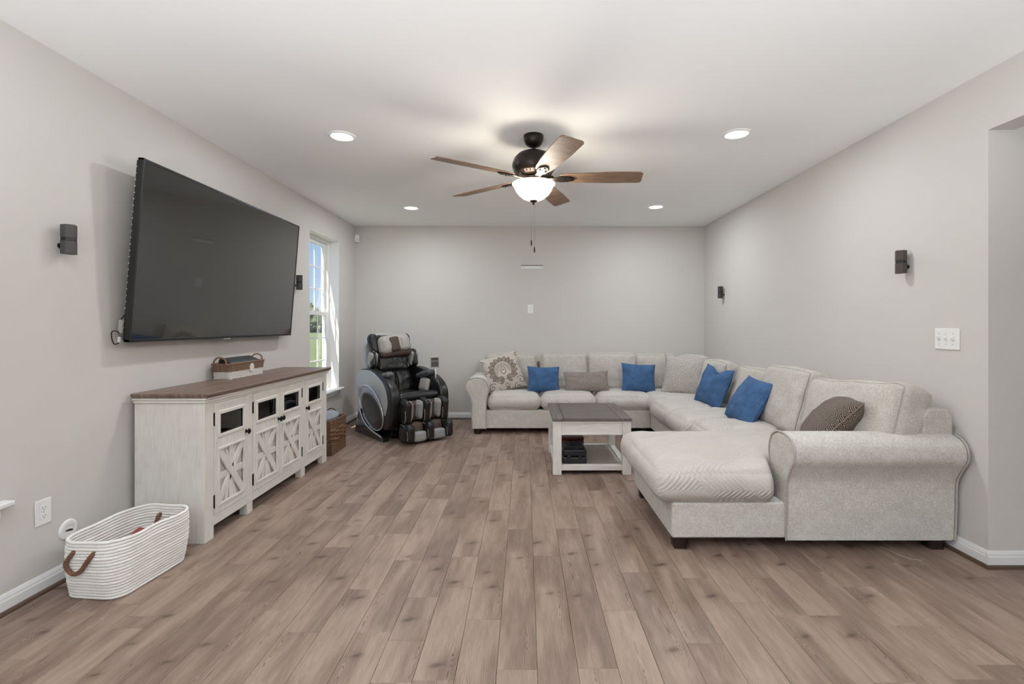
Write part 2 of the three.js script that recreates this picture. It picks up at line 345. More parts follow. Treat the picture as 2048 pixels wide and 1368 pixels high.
// ------------------------------------------------------------------ double-hung windows in the left wall
WIN.forEach((w, n) => {
  const g = new THREE.Group(); g.name = 'window_' + (n + 1); g.userData.kind = 'structure'; scene.add(g);
  const mid = (w.a + w.b) / 2, W = w.b - w.a, H = WY1 - WY0; g.position.set(XL, WY0, -mid);
  // local x goes outward (-x), so build in the group's own axes: x room side 0, -x outside
  part('reveal', [bb(-WT, 0, H - 0.006, H + 0.001, -W / 2, W / 2, 0), bb(-WT, 0, 0, H, -W / 2 - 0.001, -W / 2 + 0.006, 0), bb(-WT, 0, 0, H, W / 2 - 0.006, W / 2 + 0.001, 0)], M.trim, g);
  const F = 0.035, x1 = -0.118, x0 = -0.192;
  part('window_frame', [bb(x0, x1, 0, H, -W / 2 + 0.006, -W / 2 + F), bb(x0, x1, 0, H, W / 2 - F, W / 2 - 0.006), bb(x0, x1, H - F, H - 0.006, -W / 2 + F, W / 2 - F), bb(x0, x1, 0, F, -W / 2 + F, W / 2 - F)], M.trim, g);
  const sash = (y0, y1, xa, xb) => {
    const z0 = -W / 2 + F, z1 = W / 2 - F, S = 0.042, m = part('window_sash', [bb(xa, xb, y0, y1, z0, z0 + S), bb(xa, xb, y0, y1, z1 - S, z1), bb(xa, xb, y0, y0 + S, z0 + S, z1 - S), bb(xa, xb, y1 - S, y1, z0 + S, z1 - S)], M.trim, g);
    const xm = (xa + xb) / 2, gz0 = z0 + S, gz1 = z1 - S, gy0 = y0 + S, gy1 = y1 - S;
    for (const k of [1, 2]) part('muntin', bb(xm - 0.004, xm + 0.004, gy0, gy1, gz0 + (gz1 - gz0) * k / 3 - 0.008, gz0 + (gz1 - gz0) * k / 3 + 0.008, 0.001), M.trim, m);
    for (const k of [1, 2]) part('muntin', bb(xm - 0.0038, xm + 0.0038, gy0 + (gy1 - gy0) * k / 3 - 0.008, gy0 + (gy1 - gy0) * k / 3 + 0.008, gz0, gz1, 0.001), M.trim, m);
    part('pane', bb(xm + 0.006, xm + 0.009, gy0 - 0.005, gy1 + 0.005, gz0 - 0.005, gz1 + 0.005, 0), M.glass, m);
  };
  sash(0.885, H - F, -0.188, -0.156); sash(F, 0.925, -0.152, -0.122);
  if (n === 1) part('roller_blind', [bb(-0.10, -0.096, 0.02, H - 0.03, -W / 2 + 0.01, W / 2 - 0.01, 0), cyl(0.02, 0.02, W - 0.02, -0.098, H - 0.03, 0, 16, 'z')], phys({ name: 'white blind cloth', color: C('#f2f0ec'), roughness: 0.9, transmission: 0.35, thickness: 0 }), g);
  part('sash_lock', [bb(-0.14, -0.124, 0.925, 0.94, -0.03, 0.03)], M.trim, g);
  part('window_sill', [bb(-0.125, 0.052, -0.022, 0, -W / 2 - 0.0, W / 2 + 0.0, 0.004), bb(0.0, 0.055, -0.022, 0.0005, -W / 2 - 0.035, W / 2 + 0.035, 0.006, 2)], M.trim, g);
  part('sill_apron', [bb(0, 0.014, -0.075, -0.022, -W / 2 - 0.015, W / 2 + 0.015, 0.004)], M.trim, g);
});

// ------------------------------------------------------------------ outdoors: lawn and far trees
{
  const grassTex = tex(512, 512, (u, v) => { const n = fbm(u * 24, v * 24, 3, 4, 24, 24), b = fbm(u * 5, v * 5, 8, 2, 5, 5); return mix([44, 56, 32], [70, 86, 46], clamp(0.15 + 0.6 * n + 0.5 * (b - 0.4))); }, { repeat: [0.25, 0.25] });
  struct('ground_lawn', muv(merge([bb(-120, OUT - 0.02, -0.5, -0.32, -140, 60, 0), bb(OUT - 0.02, 60, -0.5, -0.32, ZREAR + 0.3, 60, 0)])), mat({ name: 'lawn', map: grassTex, roughness: 1 }));
  const R = rng(9), crown = [];
  for (let i = 0; i < 46; i++) {
    const a = i / 45, x = -64 + 60 * a, z = -88 - 12 * R() - 10 * Math.sin(a * 5), h = 4.2 + 3.2 * R();
    const g = (() => { const q = new THREE.IcosahedronGeometry(1, 7); q.deleteAttribute('normal'); q.deleteAttribute('uv'); return mergeVertices(q, 1e-5); })(), p = g.attributes.position;
    for (let k = 0; k < p.count; k++) { const v = V().fromBufferAttribute(p, k), n = 1 + 0.30 * perlin.noise(v.x * 2.4 + i * 5, v.y * 2.4, v.z * 2.4 + i) + 0.22 * perlin.noise(v.x * 6, v.y * 6 + i, v.z * 6) + 0.14 * perlin.noise(v.x * 15, v.y * 15 + i, v.z * 15); v.multiplyScalar(n); p.setXYZ(k, v.x * 2.6, v.y * h * 0.56 + h * 0.45, v.z * 2.4); }
    g.computeVertexNormals(); g.translate(x, -0.35, z); crown.push(flat(g));
  }
  const leafTex = tex(256, 256, (u, v) => mix([40, 54, 40], [66, 84, 60], fbm(u * 40, v * 40, 31, 3, 40, 40)), { repeat: [0.3, 0.3] });
  const t = part('woodland_edge', muv(merge(crown)), mat({ name: 'foliage', map: leafTex, roughness: 1 }), scene);
  tag(t, 'dark green belt of trees on the horizon beyond the lawn outside the window', 'trees', null, 'stuff');
}

// ------------------------------------------------------------------ recessed ceiling lights
M.lampFace = mat({ name: 'glowing diffuser', color: 0xffffff, emissive: C('#fff6ea'), emissiveIntensity: 3.0 });
M.canTrim = mat({ name: 'white lamp trim', color: C('#f2f2f0'), roughness: 0.5 });
function makeCan(x, z, label) {
  const t = thing('recessed_light', label, 'ceiling light', [x, HC, z], 0);
  part('trim_ring', lathe([[0.072, -0.001], [0.075, -0.010], [0.086, -0.009], [0.094, -0.004], [0.095, 0.0]], 48), M.canTrim, t);
  part('diffuser', lathe([[0.0001, -0.0075], [0.050, -0.0075], [0.0725, -0.006]].reverse(), 40), M.lampFace, t);
  return t;
}
const canLights = [[-1.286, -3.40, 'round recessed ceiling light left of the fan, larger one near the left wall'], [1.478, -3.36, 'round recessed ceiling light right of the fan, larger one near the right wall'],
  [-1.287, -5.48, 'small-looking recessed ceiling light toward the back left corner above the window'], [1.479, -5.43, 'small-looking recessed ceiling light toward the back right corner above the sofa'],
  [-1.286, -1.30, 'recessed ceiling light overhead in front of the television end, out of frame left'], [1.478, -1.30, 'recessed ceiling light overhead by the open doorway, out of frame right'],
  [-1.286, 1.1, 'recessed ceiling light behind the viewpoint near the left wall'], [1.478, 1.1, 'recessed ceiling light behind the viewpoint near the right wall']];
for (const [x, z, label] of canLights) {
  makeCan(x, z, label);
  const l = new THREE.RectAreaLight(LAMP_WHITE, z > -2 ? CAN_POWER * 0.45 : z < -5 ? CAN_POWER * 1.35 : CAN_POWER, 0.10, 0.10);
  l.name = 'recessed_light_glow'; l.position.set(x, HC - 0.0095, z); l.rotation.x = -Math.PI / 2; scene.add(l);
}

// ------------------------------------------------------------------ ceiling fan
{
  const woodT = tex(256, 512, (u, v) => { const g = fbm(u * 40 + 0.6 * fbm(u * 4, v * 6, 2, 2, 4, 6), v * 5, 61, 3, 0, 5), f = noise(u * 128, v * 12, 62, 128, 12), k = fbm(u * 6, v * 3, 63, 2, 6, 3); return mix([158, 130, 106], [84, 64, 50], clamp(0.5 * g + 0.2 + 0.6 * (f - 0.5) + 0.3 * (k - 0.5))); }, { repeat: [5, 2.2] });
  const bronze = mat({ name: 'oil rubbed bronze', color: C('#2b231e'), roughness: 0.38, metalness: 0.55 }), blade = mat({ name: 'rustic brown blade', map: woodT, roughness: 0.55 }), edge = mat({ name: 'dark blade top', color: C('#3a2a22'), roughness: 0.6 });
  const vent = mat({ name: 'vent slot', color: C('#0f0c0a'), roughness: 0.8 });
  const bowl = phys({ name: 'lit frosted glass', color: C('#f7f3ea'), roughness: 0.5, emissive: C('#fff3e0'), emissiveIntensity: 0.95 });
  const t = thing('ceiling_fan', 'five-blade ceiling fan with dark bronze motor, brown wooden blades and a lit white glass bowl', 'ceiling fan', [0.064, HC, -3.40], 0);
  part('canopy', lathe([[0.0001, 0], [0.070, 0], [0.070, -0.022], [0.067, -0.040], [0.058, -0.060], [0.042, -0.074], [0.024, -0.080], [0.018, -0.084], [0.0001, -0.084]].reverse()), bronze, t);
  part('downrod', [cyl(0.0135, 0.0135, 0.11, 0, -0.125, 0, 20), cyl(0.022, 0.030, 0.02, 0, -0.118, 0, 24)], bronze, t);
  const motor = part('motor_housing', lathe([[0.0001, -0.112], [0.04, -0.112], [0.075, -0.118], [0.110, -0.134], [0.136, -0.162], [0.149, -0.196], [0.152, -0.216], [0.147, -0.240], [0.134, -0.262], [0.128, -0.270], [0.100, -0.282], [0.094, -0.286], [0.0001, -0.286]].reverse(), 56), bronze, t);
  const vs = []; for (let i = 0; i < 30; i++) { const a = i / 30 * TAU, b = bx(0.005, 0.016, 0.012, 0, 0, 0, 0.001); b.rotateX(-0.9); b.translate(0, -0.272, 0.1175); b.rotateY(a); vs.push(b); }
  part('vent_slots', vs, vent, motor);
  part('switch_housing', lathe([[0.0001, -0.284], [0.066, -0.284], [0.062, -0.300], [0.056, -0.312], [0.076, -0.322], [0.082, -0.336], [0.0001, -0.340]].reverse()), bronze, t);
  const pitch = 0.21;
  for (let i = 0; i < 5; i++) {
    const az = (2 + 72 * i) * Math.PI / 180;          // from +x toward the camera
    const put = (g) => { g.rotateX(-pitch); g.translate(0, -0.300, 0); g.rotateY(-az); return g; };
    // outline in x (out) and z (across); built flat in x-y, then laid down
    const o = [[0.185, -0.045], [0.235, -0.057], [0.36, -0.068], [0.55, -0.075], [0.72, -0.074], [0.745, -0.068], [0.756, -0.056], [0.762, 0.052], [0.752, 0.066], [0.735, 0.071], [0.55, 0.073], [0.36, 0.066], [0.235, 0.055], [0.185, 0.045]];
    const lay = (g) => g.rotateX(-Math.PI / 2);
    const bl = lay(extrude(o, 0.007, { bevel: 0.0018, seg: 2 }));
    const m = part('blade', muv(put(bl), 'x'), blade, t); void m;
    const iron = [lay(extrude([[0.085, -0.022], [0.15, -0.02], [0.19, -0.036], [0.245, -0.034], [0.285, -0.012], [0.288, 0.012], [0.245, 0.034], [0.19, 0.036], [0.15, 0.02], [0.085, 0.022]], 0.010, { bevel: 0.003 })).translate(0, -0.009, 0), bx(0.08, 0.018, 0.03, 0.10, 0.004, 0, 0.005)];
    for (const [sx, sz] of [[0.215, 0.02], [0.215, -0.02], [0.262, 0]]) iron.push(cyl(0.006, 0.005, 0.006, sx, -0.016, sz, 10));
    part('blade_iron', iron.map(put), bronze, t);
  }
  part('glass_bowl', lathe([[0.0001, -0.443], [0.04, -0.440], [0.075, -0.425], [0.105, -0.400], [0.126, -0.372], [0.137, -0.346], [0.143, -0.336], [0.151, -0.329], [0.153, -0.322], [0.149, -0.318], [0.140, -0.322], [0.133, -0.336], [0.122, -0.368], [0.101, -0.396], [0.072, -0.420], [0.0001, -0.436]], 56).translate(0, -0.018, 0), bowl, t);
  part('finial', lathe([[0.0001, -0.470], [0.006, -0.468], [0.009, -0.462], [0.006, -0.457], [0.012, -0.452], [0.024, -0.446], [0.029, -0.438], [0.026, -0.434], [0.0001, -0.434]]).translate(0, -0.018, 0), bronze, t);
  const chainM = mat({ name: 'bead chain', color: C('#8d8880'), roughness: 0.35, metalness: 0.7 });
  for (const [cx, cz, y1] of [[-0.016, 0.012, -0.735], [0.006, 0.012, -0.783]]) {
    const g = [cyl(0.0012, 0.0012, -y1 - 0.46 + 0.005, cx, (y1 - 0.46) / 2, cz, 6)];
    for (let y = -0.47; y > y1; y -= 0.009) g.push(flat(new THREE.IcosahedronGeometry(0.0022, 0).translate(cx, y, cz)));
    const c = part('pull_chain', g, chainM, t);
    part('chain_pull', lathe([[0.0001, y1 - 0.042], [0.0045, y1 - 0.040], [0.0058, y1 - 0.022], [0.004, y1 - 0.004], [0.0001, y1]].map(([r, y]) => [r, y]), 14).translate(cx, 0, cz), bronze, c);
  }
  const l = new THREE.PointLight(FAN_WHITE, FAN_POWER);
  l.name = 'ceiling_fan_bulbs'; l.position.set(0.064, HC - 0.415, -3.40); l.castShadow = true; l.shadow.radius = 4.5; l.shadow.mapSize.set(1024, 1024); scene.add(l);
}

// ------------------------------------------------------------------ two uplighter floor lamps behind the viewpoint: their open bowls throw light at the ceiling
for (const [x, label] of [[-0.95, 'short black uplighter floor lamp behind the viewpoint, nearer the left wall'], [1.15, 'short black uplighter floor lamp behind the viewpoint, nearer the doorway']]) {
  const h = 1.02, t = thing('floor_lamp', label, 'floor lamp', [x, 0, 0.65], 0, 'uplighters behind the viewpoint');
  part('base', lathe([[0.0001, 0], [0.14, 0], [0.14, 0.015], [0.03, 0.03], [0.0001, 0.03]].reverse()), M.slot, t);
  part('pole', cyl(0.012, 0.012, h - 0.16, 0, (h - 0.16) / 2 + 0.02, 0, 14), M.slot, t);
  part('bowl_shade', lathe([[0.0001, h - 0.15], [0.06, h - 0.14], [0.14, h - 0.08], [0.18, h], [0.175, h], [0.135, h - 0.072], [0.055, h - 0.13], [0.0001, h - 0.14]]), M.canTrim, t);
  part('diffuser', lathe([[0.0001, h - 0.06], [0.10, h - 0.06], [0.14, h - 0.05]]), M.lampFace, t);
  const l = new THREE.SpotLight(LAMP_WHITE, UPLIGHT_POWER, 0, 1.50, 0.25); l.name = 'floor_lamp_light'; l.position.set(x, h + 0.005, 0.65); l.target.position.set(x, 3, 0.65); l.castShadow = true; l.shadow.radius = 6; scene.add(l, l.target);
}

// ------------------------------------------------------------------ outlets, switch, wall fittings. Local z faces the room.
function outlet(label, pos, turn) {
  const t = thing('power_outlet', label, 'outlet', pos, turn);
  part('cover_plate', bx(0.077, 0.121, 0.006, 0, 0, 0.003, 0.003, 2), M.plate, t);
  for (const s of [1, -1]) {
    const r = part('receptacle', extrude(Array.from({ length: 20 }, (_, i) => { const a = i / 20 * TAU; return [0.0172 * Math.cos(a), clamp(0.0172 * Math.sin(a), -0.0135, 0.0135) + s * 0.0195]; }), 0.003, { bevel: 0.0006, seg: 1 }).translate(0, 0, 0.0068), M.plate, t);
    part('socket_slots', [bx(0.002, 0.008, 0.001, -0.0065, s * 0.0195 + 0.003, 0.0082, 0), bx(0.002, 0.007, 0.001, 0.0065, s * 0.0195 + 0.003, 0.0082, 0), cyl(0.0022, 0.0022, 0.001, 0, s * 0.0195 - 0.007, 0.0082, 10, 'z')], M.slot, r);
  }
  part('screw', cyl(0.0028, 0.0028, 0.0012, 0, 0, 0.0064, 12, 'z'), M.screw, t);
  return t;
}
outlet('white double power outlet low on the left wall above the rope basket', [XL, 0.381, -2.287], Math.PI / 2);
outlet('white double power outlet high on the bare back wall', [(1061 - 1049) / 965 * 6.51, 1.483, ZB], 0);
{
  const t = thing('light_switch', 'white three-toggle light switch plate on the right wall', 'light switch', [XR, 1.187, -2.764], -Math.PI / 2);
  part('cover_plate', bx(0.160, 0.121, 0.007, 0, 0, 0.0035, 0.003, 2), M.plate, t);
  for (const k of [-1, 0, 1]) {
    const x = k * 0.046 - 0.004;
    const g = part('toggle', bx(0.009, 0.020, 0.010, 0, 0, 0, 0.002).rotateX(0.5).translate(x, 0.003, 0.010), M.plate, t);
    part('toggle_frame', [bx(0.0012, 0.026, 0.0006, x - 0.0062, 0, 0.0071, 0), bx(0.0012, 0.026, 0.0006, x + 0.0062, 0, 0.0071, 0), bx(0.012, 0.0012, 0.0006, x, 0.0128, 0.0071, 0), bx(0.012, 0.0012, 0.0006, x, -0.0128, 0.0071, 0)], M.screw, g);
    part('screw', cyl(0.003, 0.003, 0.0012, x, 0.030, 0.0072, 10, 'z'), M.screw, t); part('screw', cyl(0.003, 0.003, 0.0012, x, -0.030, 0.0072, 10, 'z'), M.screw, t);
  }
}
{
  const t = thing('mounting_rail', 'small white metal mounting rail screwed high on the back wall', 'bracket', [(1064 - 1049) / 965 * 6.5, 2.048, ZB], 0);
  part('rail', [bx(0.29, 0.036, 0.004, 0, 0, 0.002, 0.001), bx(0.29, 0.004, 0.018, 0, 0.018, 0.009, 0.001)], M.plate, t);
  for (const x of [-0.115, 0.115]) part('screw', cyl(0.006, 0.006, 0.004, x, -0.004, 0.005, 12, 'z'), M.screw, t);
  const dk = mat({ name: 'grey rail lip', color: C('#77726d'), roughness: 0.5, metalness: 0.4 });
  part('lip', bx(0.294, 0.009, 0.020, 0, 0.021, 0.010, 0.001), dk, t);
}
{
  const t = thing('motion_sensor', 'small white motion sensor high in the back left corner', 'sensor', [XL + 0.028, 2.43, ZB + 0.028], Math.PI / 4);
  part('housing', bx(0.062, 0.104, 0.036, 0, 0, 0.004, 0.012, 3), M.plate, t);
  part('lens_window', bx(0.040, 0.040, 0.010, 0, -0.018, 0.020, 0.008, 3), mat({ name: 'milky lens', color: C('#d9d7d2'), roughness: 0.3 }), t);
}
{
  const t = thing('cable_grommet', 'round white cable plate low on the left wall behind the rope basket', 'wall plate', [XL, 0.244, -2.414], Math.PI / 2);
  part('ring_plate', lathe([[0.0001, 0.004], [0.024, 0.004], [0.026, 0.008], [0.044, 0.007], [0.050, 0.003], [0.050, 0]].reverse(), 40).rotateX(Math.PI / 2), M.plate, t);
  part('cable_opening', extrude([[-0.018, -0.004], [0.018, -0.012], [0.020, -0.004], [0.004, 0.002], [-0.016, 0.002]], 0.002, { bevel: 0 }).translate(0.002, 0.0, 0.0055), M.slot, t);
}
// satellite speakers: two stacked grille blocks with a ridge down the front, on a small foot from the wall
function speaker(label, pos, turn, col, swing) {
  const t = thing('wall_speaker', label, 'speaker', pos, turn);
  const body = mat({ name: 'speaker grille', color: C(col), roughness: 0.62, bumpMap: grille, bumpScale: 0.0006 }), dark = mat({ name: 'speaker band', color: C('#191817'), roughness: 0.4 });
  const prof = [[-0.026, -0.026], [0.026, -0.026], [0.028, 0.006], [0.003, 0.025], [-0.003, 0.025], [-0.028, 0.006]];
  const blk = (y0, y1, k) => { const g = extrude(prof.map(([x, z]) => [x * k, -z * k]), y1 - y0, { bevel: 0.002 }); g.rotateX(-Math.PI / 2); return g.translate(0, (y0 + y1) / 2, 0); };
  const tilt = (g) => g.rotateY(swing).translate(0, 0, 0.052);
  part('upper_grille', muv(tilt(blk(0.008, 0.072, 1))), body, t); part('lower_grille', muv(tilt(blk(-0.072, -0.008, 1))), body, t);
  part('center_band', tilt(blk(-0.0085, 0.0085, 0.96)), dark, t);
  part('wall_bracket', [cyl(0.006, 0.006, 0.04, 0, -0.03, 0.02, 14, 'z'), cyl(0.013, 0.013, 0.004, 0, -0.03, 0.002, 20, 'z')], dark, t);
  return t;
}
const grille = tex(128, 128, (u, v) => 128 + 90 * Math.sin(u * TAU * 32) * Math.sin(v * TAU * 32), { srgb: false, repeat: [12, 12] });
speaker('small dark speaker on the left wall nearer than the television', [XL, 1.687, -2.372], Math.PI / 2, '#4a4949', -0.15);
speaker('small dark speaker on the left wall between the television and the window', [XL, 1.690, -4.80], Math.PI / 2, '#3f3e3e', -0.1);
speaker('small brownish speaker on the right wall above the chaise', [XR, 1.665, -3.05], -Math.PI / 2, '#4b433d', 0.15);
speaker('small dark speaker on the right wall near the back corner', [XR, 1.664, -5.86], -Math.PI / 2, '#3c3733', 0.1);

// ------------------------------------------------------------------ television
{
  const t = thing('television', 'very large flat black television tilted forward on the left wall', 'television', [-2.2, 1.170, -3.61], 0);
  t.rotation.set(0.0797, Math.PI / 2, 0, 'YXZ');
  const W = 1.86, H = 1.03, frame = mat({ name: 'black frame', color: C('#2a2b2c'), roughness: 0.35, metalness: 0.3 }), back = mat({ name: 'black back', color: C('#161616'), roughness: 0.6 });
  const b = 0.013;
  part('bezel', [bb(-W / 2, W / 2, 0, b * 1.3, -0.028, 0.003, 0.002), bb(-W / 2, W / 2, H - b, H, -0.028, 0.003, 0.002), bb(-W / 2, -W / 2 + b, 0, H, -0.028, 0.003, 0.002), bb(W / 2 - b, W / 2, 0, H, -0.028, 0.003, 0.002)], frame, t);
  part('screen', bb(-W / 2 + b, W / 2 - b, b, H - b, -0.006, 0.0, 0), phys({ name: 'dark screen', color: C('#121213'), roughness: 0.10, ior: 1.65, clearcoat: 1, clearcoatRoughness: 0.02 }), t);
  part('back_cover', [bb(-W / 2 + 0.01, W / 2 - 0.01, 0.01, H - 0.01, -0.045, -0.02, 0.006), bb(-0.6, 0.6, 0.06, 0.6, -0.075, -0.03, 0.01)], back, t);
  const led = []; for (let i = 0; i < 26; i++) led.push(bx(0.006, 0.008, 0.005, -W / 2 + 0.0105, 0.08 + i * 0.036, -0.041, 0.001));
  part('light_strip', led, mat({ name: 'led strip dots', color: C('#cfcfca'), roughness: 0.5 }), t);
  part('logo_plate', bx(0.085, 0.010, 0.010, -0.05, -0.004, 0.001, 0.002), mat({ name: 'silver plate', color: C('#b8b8b6'), roughness: 0.3, metalness: 0.8 }), t);
  part('wall_bracket', [bb(-0.25, 0.25, 0.40, 0.75, -0.105, -0.07, 0.004)], back, t);
  const px = -W / 2 + 0.004;
  part('media_stick', [bx(0.014, 0.075, 0.022, px - 0.010, 0.085, -0.045, 0.003)], mat({ name: 'grey plug', color: C('#a9a7a3'), roughness: 0.5 }), t);
  part('cable', [tube([[px - 0.01, 0.125, -0.045], [px + 0.004, 0.15, -0.04], [px + 0.012, 0.17, -0.03]], 0.003), tube([[px - 0.010, 0.045, -0.045], [px - 0.030, 0.06, -0.05], [px - 0.052, 0.055, -0.055], [px - 0.05, 0.02, -0.055], [px - 0.036, -0.012, -0.05], [px - 0.014, -0.004, -0.045], [px - 0.006, 0.03, -0.04]], 0.003)], back, t);
  part('plug', [bx(0.010, 0.032, 0.014, px - 0.012, 0.012, -0.045, 0.002)], mat({ name: 'white plug', color: C('#d8d6d2'), roughness: 0.5 }), t);
}

// ------------------------------------------------------------------ wood for the painted furniture
const paintTex = tex(512, 512, (u, v) => { const s = noise(u * 150, v * 7, 71, 150, 7) * 0.6 + noise(u * 320, v * 14, 72, 320, 14) * 0.4, b = fbm(u * 8, v * 5, 73, 3, 8, 5), w = sstep(0.80, 0.97, noise(u * 120, v * 9, 74, 120, 9)); return mix(mix([236, 234, 230], [212, 208, 202], clamp(0.65 * s + 0.5 * (b - 0.45))), [178, 170, 161], 0.22 * w); }, { repeat: [2.2, 2.2] });
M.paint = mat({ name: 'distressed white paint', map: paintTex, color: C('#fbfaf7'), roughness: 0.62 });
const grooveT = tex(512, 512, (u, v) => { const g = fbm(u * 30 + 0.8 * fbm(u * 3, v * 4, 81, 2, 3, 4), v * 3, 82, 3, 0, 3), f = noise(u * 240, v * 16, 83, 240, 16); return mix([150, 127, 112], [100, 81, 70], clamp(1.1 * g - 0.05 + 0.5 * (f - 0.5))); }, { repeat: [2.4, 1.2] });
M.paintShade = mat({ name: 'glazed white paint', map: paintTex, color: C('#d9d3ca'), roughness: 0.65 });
M.topBrown = mat({ name: 'brown oak top', map: grooveT, roughness: 0.42 });
const greyT2 = tex(512, 512, (u, v) => { const g = fbm(u * 30 + 0.8 * fbm(u * 3, v * 4, 85, 2, 3, 4), v * 3, 86, 3, 0, 3), f = noise(u * 240, v * 16, 87, 240, 16); return mix([116, 108, 104], [80, 74, 71], clamp(1.0 * g + 0.4 * (f - 0.5))); }, { repeat: [2.4, 1.2] });
M.topGrey = mat({ name: 'grey-brown top', map: greyT2, roughness: 0.5 });
M.knob = mat({ name: 'dark bronze', color: C('#1f1a17'), roughness: 0.4, metalness: 0.6 });

